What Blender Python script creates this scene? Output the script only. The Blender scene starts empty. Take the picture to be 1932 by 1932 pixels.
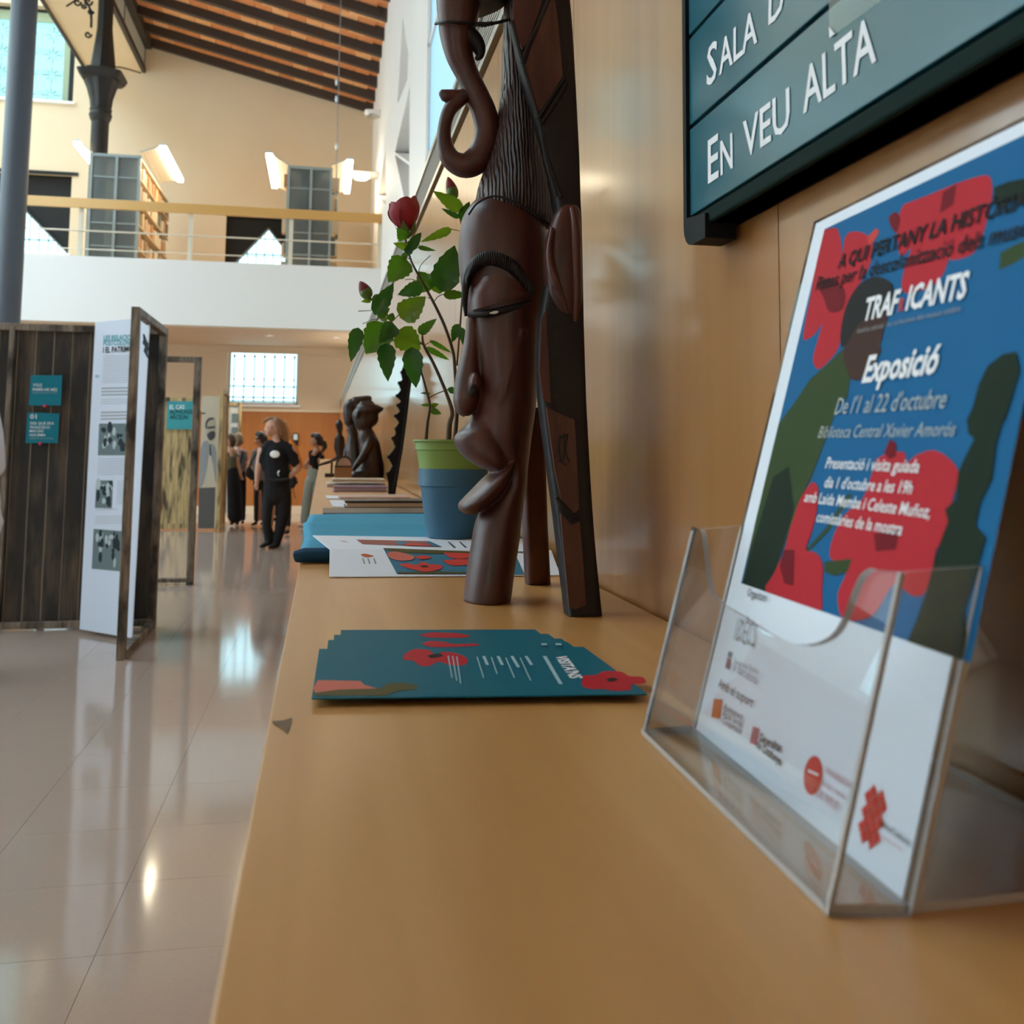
import bpy, bmesh, math, random
import numpy as np
from mathutils import Vector, Matrix, noise
from mathutils.geometry import tessellate_polygon
random.seed(7)
S = bpy.context.scene
COL = S.collection

# ------------------------------------------------------------------ camera
F, CX, CY, W = 1864.49, 966.0, 678.52, 1932.0
YAW, PITCH, ROLL = (math.radians(a) for a in (10.774, 5.2542, 0.5097))
CAMZ = 1.27            # camera height above the floor
TOP = CAMZ - 0.155     # counter top height
CAM = Vector((0, 0, CAMZ))
_f = Vector((math.sin(YAW)*math.cos(PITCH), math.cos(YAW)*math.cos(PITCH), math.sin(PITCH)))
_r = Vector((math.cos(YAW), -math.sin(YAW), 0)); _u = _r.cross(_f)
R_ = _r*math.cos(ROLL)+_u*math.sin(ROLL); U_ = -_r*math.sin(ROLL)+_u*math.cos(ROLL)
cd = bpy.data.cameras.new('camera'); co = bpy.data.objects.new('camera', cd); COL.objects.link(co)
co.matrix_world = Matrix(((R_.x, U_.x, -_f.x, 0), (R_.y, U_.y, -_f.y, 0), (R_.z, U_.z, -_f.z, CAMZ), (0, 0, 0, 1)))
cd.sensor_width = 36; cd.lens = F/W*36; cd.shift_y = (CY-966)/W
cd.clip_start = 0.01; cd.clip_end = 200
cd.dof.use_dof = True; cd.dof.focus_distance = 1.12; cd.dof.aperture_fstop = 13
S.camera = co

# ------------------------------------------------------------------ world, exposure
S.view_settings.view_transform = 'Standard'; S.view_settings.look = 'None'
S.view_settings.exposure = 0.14; S.view_settings.gamma = 1.0
S.view_settings.use_curve_mapping = False
wd = bpy.data.worlds.new('sky'); S.world = wd; wd.use_nodes = True
wb = wd.node_tree.nodes['Background']
wb.inputs[0].default_value = (0.85, 0.93, 1.0, 1); wb.inputs[1].default_value = 9.5
S.cycles.use_denoising = True
S.cycles.max_bounces = 10; S.cycles.diffuse_bounces = 6; S.cycles.glossy_bounces = 4
S.cycles.transparent_max_bounces = 16; S.cycles.caustics_reflective = False; S.cycles.caustics_refractive = False
S.cycles.sample_clamp_indirect = 6.0

# ------------------------------------------------------------------ pixel rays
def D(x, y): return R_*((x-CX)/F) - U_*((y-CY)/F) + _f
def onY(x, y, Y): d = D(x, y); return CAM + d*(Y/d.y)
def onX(x, y, X): d = D(x, y); return CAM + d*(X/d.x)
def onZ(x, y, z): d = D(x, y); return CAM + d*((z-CAMZ)/d.z)
def onP(x, y, o, n): d = D(x, y); return CAM + d*((o-CAM).dot(n)/d.dot(n))
def PX(Y): return Y/F                       # metres per pixel at depth Y

# ------------------------------------------------------------------ materials
MATS = {}
def nt(name):
    m = bpy.data.materials.new(name); m.use_nodes = True; t = m.node_tree
    return m, t, t.nodes, t.links, t.nodes['Principled BSDF']
def mat(name, col, rough=0.6, spec=0.5, metal=0.0, var=0.0, vscale=30, bump=0.0, bscale=60, coat=0.0, coatr=0.1, emit=None, estr=0, stretch=None, trans=0.0):
    if name in MATS: return MATS[name]
    m, t, N, L, b = nt(name)
    c = tuple(col)+(1,)
    b.inputs['Base Color'].default_value = c; b.inputs['Roughness'].default_value = rough
    b.inputs['Specular IOR Level'].default_value = spec; b.inputs['Metallic'].default_value = metal
    b.inputs['Coat Weight'].default_value = coat; b.inputs['Coat Roughness'].default_value = coatr
    if emit: b.inputs['Emission Color'].default_value = tuple(emit)+(1,); b.inputs['Emission Strength'].default_value = estr
    if var or bump:
        tc = N.new('ShaderNodeTexCoord'); mp = N.new('ShaderNodeMapping'); L.new(tc.outputs['Object'], mp.inputs[0])
        if stretch: mp.inputs['Scale'].default_value = stretch
    if var:
        nz = N.new('ShaderNodeTexNoise'); nz.inputs['Scale'].default_value = vscale; nz.inputs['Detail'].default_value = 4
        L.new(mp.outputs[0], nz.inputs[0])
        mx = N.new('ShaderNodeMix'); mx.data_type = 'RGBA'
        mx.inputs[6].default_value = tuple(max(0, x*(1-var)) for x in col)+(1,)
        mx.inputs[7].default_value = tuple(min(1, x*(1+var)) for x in col)+(1,)
        L.new(nz.outputs[0], mx.inputs[0]); L.new(mx.outputs[2], b.inputs['Base Color'])
    if bump:
        n2 = N.new('ShaderNodeTexNoise'); n2.inputs['Scale'].default_value = bscale; n2.inputs['Detail'].default_value = 3
        L.new(mp.outputs[0], n2.inputs[0])
        bp = N.new('ShaderNodeBump'); bp.inputs['Strength'].default_value = bump; bp.inputs['Distance'].default_value = 0.002
        L.new(n2.outputs[0], bp.inputs['Height']); L.new(bp.outputs[0], b.inputs['Normal'])
    MATS[name] = m; return m
def woodmat(name, c0, c1, scale=(40, 40, 2), rough=0.35, coat=0.0, coatr=0.08, spec=0.5, dist=2.5, dark=None, bump=0.0, contrast=(0.3, 0.7), big=None):
    m, t, N, L, b = nt(name)
    tc = N.new('ShaderNodeTexCoord'); mp = N.new('ShaderNodeMapping'); mp.inputs['Scale'].default_value = scale
    oi = N.new('ShaderNodeObjectInfo'); ad = N.new('ShaderNodeVectorMath'); ad.operation = 'ADD'
    sc = N.new('ShaderNodeVectorMath'); sc.operation = 'SCALE'; sc.inputs[0].default_value = (7, 5, 3)
    L.new(oi.outputs['Random'], sc.inputs['Scale'])
    L.new(tc.outputs['Object'], ad.inputs[0]); L.new(sc.outputs[0], ad.inputs[1]); L.new(ad.outputs[0], mp.inputs[0])
    nz = N.new('ShaderNodeTexNoise'); nz.inputs['Scale'].default_value = 1; nz.inputs['Detail'].default_value = 6; nz.inputs['Distortion'].default_value = dist*0.2
    L.new(mp.outputs[0], nz.inputs[0])
    cr = N.new('ShaderNodeValToRGB'); e = cr.color_ramp.elements
    e[0].position, e[1].position = contrast
    e[0].color = tuple(c0)+(1,); e[1].color = tuple(c1)+(1,)
    L.new(nz.outputs[0], cr.inputs[0]); out = cr.outputs[0]
    if dark:                                        # scorched blotches: colour, scale, low, high
        n3 = N.new('ShaderNodeTexNoise'); n3.inputs['Scale'].default_value = 1; n3.inputs['Detail'].default_value = 4
        m3 = N.new('ShaderNodeMapping'); m3.inputs['Scale'].default_value = dark[1]
        L.new(ad.outputs[0], m3.inputs[0]); L.new(m3.outputs[0], n3.inputs[0])
        mr = N.new('ShaderNodeMapRange'); mr.inputs[1].default_value = dark[2]; mr.inputs[2].default_value = dark[3]
        L.new(n3.outputs[0], mr.inputs[0])
        mx = N.new('ShaderNodeMix'); mx.data_type = 'RGBA'; mx.inputs[7].default_value = tuple(dark[0])+(1,)
        L.new(mr.outputs[0], mx.inputs[0]); L.new(out, mx.inputs[6]); out = mx.outputs[2]
    L.new(out, b.inputs['Base Color'])
    b.inputs['Roughness'].default_value = rough; b.inputs['Coat Weight'].default_value = coat; b.inputs['Coat Roughness'].default_value = coatr
    b.inputs['Specular IOR Level'].default_value = spec
    if bump:
        bp = N.new('ShaderNodeBump'); bp.inputs['Strength'].default_value = bump; bp.inputs['Distance'].default_value = 0.001
        L.new(nz.outputs[0], bp.inputs['Height']); L.new(bp.outputs[0], b.inputs['Normal'])
    MATS[name] = m; return m
def facing(N, L, base=0.04, pw=4.0, k=0.9):
    lw = N.new('ShaderNodeLayerWeight'); lw.inputs[0].default_value = 0.5
    p = N.new('ShaderNodeMath'); p.operation = 'POWER'; p.inputs[1].default_value = pw; L.new(lw.outputs['Facing'], p.inputs[0])
    q = N.new('ShaderNodeMath'); q.operation = 'MULTIPLY_ADD'; q.inputs[1].default_value = k; q.inputs[2].default_value = base; L.new(p.outputs[0], q.inputs[0]); return q.outputs[0]
def clear(name, tint=(0.97, 0.98, 0.98), rough=0.03, refl=0.04, k=0.9):
    m, t, N, L, b = nt(name); N.remove(b)
    o = N['Material Output']; tr = N.new('ShaderNodeBsdfTransparent'); tr.inputs[0].default_value = tuple(tint)+(1,)
    gl = N.new('ShaderNodeBsdfGlossy'); gl.inputs['Roughness'].default_value = rough
    mx = N.new('ShaderNodeMixShader'); L.new(facing(N, L, refl, 4.0, k), mx.inputs[0]); L.new(tr.outputs[0], mx.inputs[1]); L.new(gl.outputs[0], mx.inputs[2])
    L.new(mx.outputs[0], o.inputs[0]); MATS[name] = m; return m
def frosted(name, tint, dif, k=0.5, rough=0.3):
    m, t, N, L, b = nt(name); N.remove(b)
    o = N['Material Output']; tr = N.new('ShaderNodeBsdfTransparent'); tr.inputs[0].default_value = tuple(tint)+(1,)
    d = N.new('ShaderNodeBsdfTranslucent'); d.inputs[0].default_value = tuple(dif)+(1,)
    d2 = N.new('ShaderNodeBsdfDiffuse'); d2.inputs[0].default_value = tuple(dif)+(1,)
    a1 = N.new('ShaderNodeMixShader'); a1.inputs[0].default_value = 0.4; L.new(d.outputs[0], a1.inputs[1]); L.new(d2.outputs[0], a1.inputs[2])
    mx = N.new('ShaderNodeMixShader'); mx.inputs[0].default_value = k; L.new(tr.outputs[0], mx.inputs[1]); L.new(a1.outputs[0], mx.inputs[2])
    gl = N.new('ShaderNodeBsdfGlossy'); gl.inputs['Roughness'].default_value = rough
    m2 = N.new('ShaderNodeMixShader'); L.new(facing(N, L), m2.inputs[0]); L.new(mx.outputs[0], m2.inputs[1]); L.new(gl.outputs[0], m2.inputs[2])
    L.new(m2.outputs[0], o.inputs[0]); MATS[name] = m; return m

# ------------------------------------------------------------------ objects
def tag(o, label=None, cat=None, group=None, kind=None):
    if label: o['label'] = label
    if cat: o['category'] = cat
    if group: o['group'] = group
    if kind: o['kind'] = kind
    return o
def empty(name, loc, label, cat, group=None):
    o = bpy.data.objects.new(name, None); COL.objects.link(o); o.location = loc; o.empty_display_size = 0.05
    return tag(o, label, cat, group)
def link(name, me, m=None, parent=None, smooth=False):
    o = bpy.data.objects.new(name, me); COL.objects.link(o)
    if m is not None:
        for q in (m if isinstance(m, (list, tuple)) else [m]): me.materials.append(q)
    if parent is not None:
        o.parent = parent
        if parent.type == 'EMPTY' or parent.location.length > 0: o.matrix_parent_inverse = Matrix.Translation(-wloc(parent))
    if smooth:
        me.polygons.foreach_set('use_smooth', [True]*len(me.polygons))
    return o
def wloc(o):
    v = Vector(o.location)
    return v if o.parent is None else v
class MB:
    def __init__(s): s.v = []; s.f = []; s.mi = []
    def add(s, vs, fs, mi=0):
        k = len(s.v); s.v += [tuple(p) for p in vs]; s.f += [tuple(i+k for i in f) for f in fs]; s.mi += [mi]*len(fs); return s
    def box(s, a, b, mi=0):
        x0, y0, z0 = a; x1, y1, z1 = b
        return s.add([(x0, y0, z0), (x1, y0, z0), (x1, y1, z0), (x0, y1, z0), (x0, y0, z1), (x1, y0, z1), (x1, y1, z1), (x0, y1, z1)],
                     [(0, 3, 2, 1), (4, 5, 6, 7), (0, 1, 5, 4), (1, 2, 6, 5), (2, 3, 7, 6), (3, 0, 4, 7)], mi)
    def hexa(s, p, mi=0):           # eight corners: bottom ring, top ring
        return s.add(p, [(0, 3, 2, 1), (4, 5, 6, 7), (0, 1, 5, 4), (1, 2, 6, 5), (2, 3, 7, 6), (3, 0, 4, 7)], mi)
    def bar(s, a, b, w, h, up=(0, 0, 1), mi=0):
        a, b = Vector(a), Vector(b); d = (b-a).normalized(); up = Vector(up)
        x = d.cross(up)
        if x.length < 1e-5: x = d.cross(Vector((1, 0, 0)))
        x.normalize(); y = x.cross(d).normalized(); x *= w/2; y *= h/2
        return s.hexa([a-x-y, a+x-y, a+x+y, a-x+y, b-x-y, b+x-y, b+x+y, b-x+y], mi)
    def tube(s, pts, rad, n=8, cap=True, mi=0, flat=1.0):
        pts = [Vector(p) for p in pts]; rad = rad if isinstance(rad, (list, tuple)) else [rad]*len(pts)
        t0 = (pts[1]-pts[0]).normalized(); ref = Vector((0, 0, 1)) if abs(t0.z) < 0.9 else Vector((1, 0, 0))
        x = t0.cross(ref).normalized(); rings = []
        for i, p in enumerate(pts):
            t = (pts[min(i+1, len(pts)-1)]-pts[max(i-1, 0)]).normalized()
            x = (x-t*x.dot(t)).normalized(); y = t.cross(x)
            rings.append([p+(x*math.cos(a)+y*math.sin(a)*flat)*rad[i] for a in [2*math.pi*k/n for k in range(n)]])
        k = len(s.v); s.v += [tuple(q) for r in rings for q in r]
        for i in range(len(rings)-1):
            for j in range(n): s.f.append((k+i*n+j, k+i*n+(j+1) % n, k+(i+1)*n+(j+1) % n, k+(i+1)*n+j)); s.mi.append(mi)
        if cap:
            s.f.append(tuple(k+j for j in range(n))[::-1]); s.f.append(tuple(k+(len(rings)-1)*n+j for j in range(n))); s.mi += [mi, mi]
        return s
    def sphere(s, c, r, nu=12, nv=8, mi=0):
        c = Vector(c); r = Vector(r) if isinstance(r, (tuple, list, Vector)) else Vector((r, r, r)); vs = []
        for i in range(nv+1):
            ph = math.pi*i/nv
            for j in range(nu):
                th = 2*math.pi*j/nu; vs.append((c.x+r.x*math.sin(ph)*math.cos(th), c.y+r.y*math.sin(ph)*math.sin(th), c.z+r.z*math.cos(ph)))
        fs = [(i*nu+j, (i+1)*nu+j, (i+1)*nu+(j+1) % nu, i*nu+(j+1) % nu) for i in range(nv) for j in range(nu)]
        return s.add(vs, fs, mi)
    def lathe(s, prof, c, n=24, mi=0, sq=None):
        k = len(s.v)
        for (r, z) in prof:
            for j in range(n):
                th = 2*math.pi*(j+0.5)/n; rr = r
                s.v.append((c[0]+rr*math.cos(th), c[1]+rr*math.sin(th), c[2]+z))
        for i in range(len(prof)-1):
            for j in range(n): s.f.append((k+i*n+j, k+i*n+(j+1) % n, k+(i+1)*n+(j+1) % n, k+(i+1)*n+j)); s.mi.append(mi)
        return s
    def loft(s, rings, n=24, pw=2.0, mi=0):
        # rings: centre, half width in X, half depth in Y ; superellipse sections
        k = len(s.v)
        for c, hx, hy in rings:
            for j in range(n):
                th = 2*math.pi*j/n; cs, sn = math.cos(th), math.sin(th)
                s.v.append((c[0]+hx*math.copysign(abs(cs)**(2/pw), cs), c[1]+hy*math.copysign(abs(sn)**(2/pw), sn), c[2]))
        for i in range(len(rings)-1):
            for j in range(n): s.f.append((k+i*n+j, k+i*n+(j+1) % n, k+(i+1)*n+(j+1) % n, k+(i+1)*n+j)); s.mi.append(mi)
        s.f.append(tuple(k+j for j in range(n))[::-1]); s.f.append(tuple(k+(len(rings)-1)*n+j for j in range(n))); s.mi += [mi, mi]
        return s
    def poly(s, outer, holes=(), n=(0, 1, 0), depth=0.0, mi=0, mi_side=None):
        # planar polygon (3D points) with holes, extruded by depth along n
        n = Vector(n); loops = [[Vector(p) for p in outer]]+[[Vector(p) for p in h] for h in holes]
        flat = [p for l in loops for p in l]; tris = tessellate_polygon(loops); k = len(s.v); N_ = len(flat)
        s.v += [tuple(p) for p in flat]; s.f += [tuple(k+i for i in t) for t in tris]; s.mi += [mi]*len(tris)
        if depth:
            ms = mi if mi_side is None else mi_side
            s.v += [tuple(p+n*depth) for p in flat]; s.f += [tuple(k+N_+i for i in t[::-1]) for t in tris]; s.mi += [mi]*len(tris)
            b = 0
            for l in loops:
                m_ = len(l)
                for i in range(m_): j = (i+1) % m_; s.f.append((k+b+i, k+b+j, k+N_+b+j, k+N_+b+i)); s.mi.append(ms)
                b += m_
        return s
    def mesh(s, name, fix=True):
        me = bpy.data.meshes.new(name); me.from_pydata(s.v, [], s.f)
        me.polygons.foreach_set('material_index', s.mi)
        if fix:
            bm = bmesh.new(); bm.from_mesh(me); bmesh.ops.recalc_face_normals(bm, faces=bm.faces); bm.to_mesh(me); bm.free()
        me.update(); return me
    def build(s, name, m, parent=None, smooth=False, bevel=0, local=True):
        # vertices are in world space; put the object's origin at its base centre when top-level
        if parent is None and local and s.v:
            a = np.array(s.v); c = Vector(((a[:, 0].min()+a[:, 0].max())/2, (a[:, 1].min()+a[:, 1].max())/2, a[:, 2].min()))
            s.v = [tuple(p) for p in (a-np.array(c))]
        else: c = None
        me = s.mesh(name); o = link(name, me, m, None, smooth)
        if c is not None: o.location = c
        if parent is not None: attach(o, parent)
        if bevel:
            md = o.modifiers.new('bevel', 'BEVEL'); md.width = bevel; md.segments = 2; md.limit_method = 'ANGLE'; md.angle_limit = 0.7
        if smooth and bevel == 0: pass
        return o
def base(o):
    v = Vector((0, 0, 0))
    while o is not None: v += o.location; o = o.parent
    return v
def attach(o, parent):
    # mesh data of o is in world space: shift it into the parent's frame and parent without offset
    b = base(parent); me = o.data
    if b.length > 0:
        me.transform(Matrix.Translation(-b))
    o.parent = parent; return o
def shade_auto(o, ang=40):
    me = o.data
    me.polygons.foreach_set('use_smooth', [True]*len(me.polygons))
    bm = bmesh.new(); bm.from_mesh(me)
    for e in bm.edges:
        if len(e.link_faces) == 2 and e.calc_face_angle(0) > math.radians(ang): e.smooth = False
    bm.to_mesh(me); bm.free(); return o
def copy_tree(o, parent=None):
    c = o.copy(); COL.objects.link(c); c.parent = parent
    for ch in list(o.children): copy_tree(ch, c)
    return c
def spline(pts, k=6):
    # Catmull-Rom through tuples
    P = [pts[0]]+list(pts)+[pts[-1]]; out = []
    for i in range(1, len(P)-2):
        for j in range(k):
            t = j/k; out.append(tuple(0.5*((2*b)+(-a+c)*t+(2*a-5*b+4*c-d)*t*t+(-a+3*b-3*c+d)*t**3) for a, b, c, d in zip(P[i-1], P[i], P[i+1], P[i+2])))
    out.append(tuple(P[-2])); return out
# voxel union of tapered capsules -> one continuous surface
def blob_mesh(name, chains, voxel, smooth_it=2, extra=None):
    mb = MB()
    for ch in chains:
        for i, (c, r) in enumerate(ch):
            mb.sphere(c, r, 12, 8)
            if i+1 < len(ch):
                c2, r2 = ch[i+1]; a, b = Vector(c), Vector(c2)
                ra = r if not isinstance(r, (tuple, list)) else min(r); rb = r2 if not isinstance(r2, (tuple, list)) else min(r2)
                if isinstance(r, (tuple, list)) or isinstance(r2, (tuple, list)):
                    q = r if isinstance(r, (tuple, list)) else (r,)*3; q2 = r2 if isinstance(r2, (tuple, list)) else (r2,)*3
                    for t in (0.2, 0.4, 0.6, 0.8):
                        mb.sphere(a.lerp(b, t), tuple(u*(1-t)+v*t for u, v in zip(q, q2)), 12, 8)
                elif (b-a).length > 1e-5: mb.tube([a, b], [ra, rb], 12)
    if extra: extra(mb)
    me = mb.mesh(name); o = bpy.data.objects.new('tmp', me); COL.objects.link(o)
    md = o.modifiers.new('r', 'REMESH'); md.mode = 'VOXEL'; md.voxel_size = voxel; md.adaptivity = 0
    if smooth_it:
        sm = o.modifiers.new('s', 'SMOOTH'); sm.iterations = smooth_it; sm.factor = 0.5
    dg = bpy.context.evaluated_depsgraph_get(); dg.update()
    out = bpy.data.meshes.new_from_object(o.evaluated_get(dg)); out.name = name
    bpy.data.objects.remove(o); bpy.data.meshes.remove(me)
    return out
def blob(name, chains, m, parent=None, voxel=0.01, smooth_it=2, extra=None):
    me = blob_mesh(name, chains, voxel, smooth_it, extra)
    c = None
    if parent is None:
        a = np.empty(len(me.vertices)*3); me.vertices.foreach_get('co', a); a = a.reshape(-1, 3)
        c = Vector(((a[:, 0].min()+a[:, 0].max())/2, (a[:, 1].min()+a[:, 1].max())/2, a[:, 2].min())); me.transform(Matrix.Translation(-c))
    me.materials.clear(); o = link(name, me, m, None, True)
    if c is not None: o.location = c
    if parent is not None: attach(o, parent)
    return o
# chain in pixels at depth Y: (px, py, rpx[, dY])
def pch(pts, Y, ry=None):
    out = []
    for p in pts:
        dy = p[3] if len(p) > 3 else 0; c = onY(p[0], p[1], Y+dy); r = p[2]*PX(Y+dy)
        out.append((tuple(c), r if ry is None else (r, r*ry, r)))
    return out
# ------------------------------------------------------------------ flat print
class Plane:
    def __init__(s, o, u, v):
        s.o = Vector(o); s.u = Vector(u).normalized(); v = Vector(v); s.v = (v-s.u*v.dot(s.u)).normalized(); s.n = s.u.cross(s.v)
        if s.n.dot(CAM-s.o) < 0: s.n = -s.n
    def px(s, x, y): p = onP(x, y, s.o, s.n)-s.o; return (p.dot(s.u), p.dot(s.v))
    def at(s, a, b, off=0): return s.o+s.u*a+s.v*b+s.n*off
def print_poly(name, pl, pts, m, parent, off, pix=True, sm=0):
    if sm: pts = spline(list(pts)+[pts[0]], sm)[:-1]
    q = [pl.px(*p) if pix else p for p in pts]
    mb = MB(); mb.poly([pl.at(a, b, off) for a, b in q], n=pl.n)
    return mb.build(name, m, parent)
_TX = {}
def text_geo(body, bold=0.0, shear=0.0, space=1.0):
    k = (body, bold, shear, space)
    if k not in _TX:
        cu = bpy.data.curves.new('t', 'FONT'); cu.body = body; cu.size = 1; cu.offset = bold; cu.shear = shear; cu.space_character = space; cu.resolution_u = 2
        o = bpy.data.objects.new('t', cu); COL.objects.link(o)
        dg = bpy.context.evaluated_depsgraph_get(); dg.update()
        me = bpy.data.meshes.new_from_object(o.evaluated_get(dg))
        v = [tuple(p.co) for p in me.vertices]; f = [tuple(p.vertices) for p in me.polygons]
        bpy.data.objects.remove(o); bpy.data.curves.remove(cu); bpy.data.meshes.remove(me)
        _TX[k] = (v, f)
    return _TX[k]
def print_text(name, pl, body, p0, p1, m, parent, off, hk=1.0, bold=0.0, shear=0.0, pix=True, h=None, space=1.0, mb=None):
    # baseline from p0 to p1 (pixels or plane units); hk scales letter height against width; h gives cap height in metres
    v, f = text_geo(body, bold, shear, space)
    a = Vector(pl.px(*p0) if pix else p0); b = Vector(pl.px(*p1) if pix else p1)
    x0 = min(p[0] for p in v); x1 = max(p[0] for p in v); k = (b-a).length/(x1-x0); d = (b-a).normalized(); e = Vector((-d.y, d.x))
    if e.y < 0 and abs(d.x) > abs(d.y) and d.x > 0: e = -e
    ky = k*hk if h is None else h/0.7
    own = mb is None; mb = mb or MB()
    mb.add([pl.at(*(a+d*((p[0]-x0)*k)+e*(p[1]*ky)), off) for p in v], f)
    return mb.build(name, m, parent) if own else mb
# ================================================================== palette
M_plaster = mat('beige_plaster', (0.70, 0.565, 0.40), 0.8, 0.2, var=0.04, vscale=1.5)
M_white = mat('white_paint', (0.80, 0.78, 0.76), 0.55, 0.4)
M_veneer = woodmat('beech_veneer', (0.31, 0.135, 0.036), (0.40, 0.185, 0.055), scale=(25, 25, 1.2), rough=0.32, coat=0.55, coatr=0.12, contrast=(0.25, 0.75))
M_veneer_b = woodmat('orange_veneer', (0.37, 0.135, 0.03), (0.46, 0.175, 0.042), scale=(8, 8, 0.5), rough=0.5, coat=0.0, coatr=0.15)
M_counter = woodmat('counter_veneer', (0.44, 0.21, 0.06), (0.54, 0.28, 0.09), scale=(25, 1.2, 25), rough=0.4, coat=0.2, coatr=0.25)
M_terr = mat('polished_terrazzo', (0.38, 0.285, 0.235), 0.085, 0.6, var=0.12, vscale=260)
M_grout = mat('dark_grout', (0.16, 0.12, 0.10), 0.8)
M_dark = mat('dark_grey_iron', (0.022, 0.019, 0.017), 0.55, 0.3)
M_colgrey = mat('blue_grey_iron', (0.065, 0.075, 0.095), 0.42)
M_brick = mat('terracotta_tile', (0.66, 0.27, 0.11), 0.85, 0.2, var=0.25, vscale=9)
M_beam = mat('brown_black_beam', (0.045, 0.035, 0.03), 0.6, var=0.2)
M_black = mat('black_cloth', (0.006, 0.006, 0.007), 0.8)
M_glassw = clear('window_glass', (0.85, 0.95, 0.98)); M_glassc = clear('obscured_cyan_glass', (0.44, 0.54, 0.55)); M_glassd = clear('obscured_teal_glass', (0.25, 0.35, 0.34))
M_glassb = mat('etched_blue_glass', (0.5, 0.6, 0.65), 0.6, 0.1); _n = M_glassb.node_tree; _t = _n.nodes.new('ShaderNodeBsdfTranslucent'); _t.inputs[0].default_value = (0.25, 0.315, 0.345, 1); _n.links.new(_t.outputs[0], _n.nodes['Material Output'].inputs[0])
M_alu = mat('brushed_aluminium', (0.55, 0.55, 0.54), 0.3, metal=1.0)
M_lamp = mat('lamp_light', (1, 1, 1), 0.5, emit=(1.0, 0.86, 0.62), estr=36)
M_cream = mat('cream_paint', (0.75, 0.66, 0.50), 0.5)

YB, YU, XW, XU = 19.9, 21.5, 0.32, 0.911
def struct(o): o['kind'] = 'structure'; return o

# ================================================================== floor: terrazzo tiles
fl = struct(MB().box((-13.2, -9, -0.06), (1.2, 22, -0.004)).build('floor', M_grout))
PT = 0.43; tiles = []
for i in range(-29, 4):
    for j in range(-31, 37):
        x0 = -0.957+i*PT; y0 = 4.04+j*PT
        if x0 > 0.9 or x0 < -13.2 or y0 < -8.9 or y0+PT > YB+0.1: continue
        tiles.append((x0, y0))
def in_view(x, y):
    d = Vector((x, y, -CAMZ)); w = d.dot(_f)
    if w < 0.3: return False
    px = CX+F*d.dot(R_)/w; py = CY-F*d.dot(U_)/w
    return -90 < px < 640 and 900 < py < 2100
near = sorted([t for t in tiles if in_view(t[0]+PT/2, t[1]+PT/2)], key=lambda t: t[0]**2+t[1]**2)[:290]
ns = set(near); g = 0.0007
bm_ = bmesh.new(); bmesh.ops.create_cube(bm_, size=1)
bmesh.ops.scale(bm_, vec=(PT-2*g, PT-2*g, 0.012), verts=bm_.verts); tme = bpy.data.meshes.new('tile'); bm_.to_mesh(tme); bm_.free(); tme.materials.append(M_terr)
fb = base(fl)
for t in near:
    o = bpy.data.objects.new('tile', tme); COL.objects.link(o); o.parent = fl; o.location = Vector((t[0]+PT/2, t[1]+PT/2, -0.006))-fb
mb = MB()
for t in tiles:
    if t not in ns: mb.box((t[0]+g, t[1]+g, -0.012), (t[0]+PT-g, t[1]+PT-g, 0))
tag(mb.build('far_tiles', M_terr, fl), kind='stuff')

# ================================================================== back wall with its windows
def wall_cells(u0, u1, z0, z1, holes):
    us = sorted({u0, u1, *[h[0] for h in holes], *[h[1] for h in holes]}); zs = sorted({z0, z1, *[h[2] for h in holes], *[h[3] for h in holes]})
    us = [u for u in us if u0 <= u <= u1]; zs = [z for z in zs if z0 <= z <= z1]
    for a, b in zip(us, us[1:]):
        for c, d in zip(zs, zs[1:]):
            mu, mz = (a+b)/2, (c+d)/2
            if not any(h[0] < mu < h[1] and h[2] < mz < h[3] for h in holes): yield a, b, c, d
pA, pB = onY(430, 656, YB), onY(562, 764, YB)
LOW = (pA.x, pB.x, pB.z, pA.z)
q = onY(427, 405, YU); q2 = onY(430, 498, YU)
MEZ = (q.x, -0.54, q2.z-0.03, q.z)
q = onY(136, 330, YU); q2 = onY(125, 476, YU)
MEZL = (-6.95, q.x, q2.z-0.03, q.z)
q = onY(137, 193, YU); UPP = (-7.1, q.x, q.z, onY(60, 9, YU).z)
holes = [LOW]; holesU = [MEZ, MEZL, UPP]
for dx in (-3.4, -6.8, -10.2): holes.append((LOW[0]+dx, LOW[1]+dx, LOW[2], LOW[3]))
for dx in (-3.0, -5.8): holesU += [(MEZL[0]+dx, MEZL[1]+dx, MEZL[2], MEZL[3]), (UPP[0]+dx, UPP[1]+dx, UPP[2], UPP[3])]
mb = MB()
for a, b, c, d in wall_cells(-13.2, 1.3, 0, 3.6, holes): mb.box((a, YB, c), (b, YB+0.4, d))
wall_back = struct(mb.build('wall_back', M_plaster)); mb = MB()
for a, b, c, d in wall_cells(-13.2, 1.3, 3.6, 13.5, holesU): mb.box((a, YU, c), (b, YU+0.4, d))
struct(mb.build('wall_back_upper', M_plaster))
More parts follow.
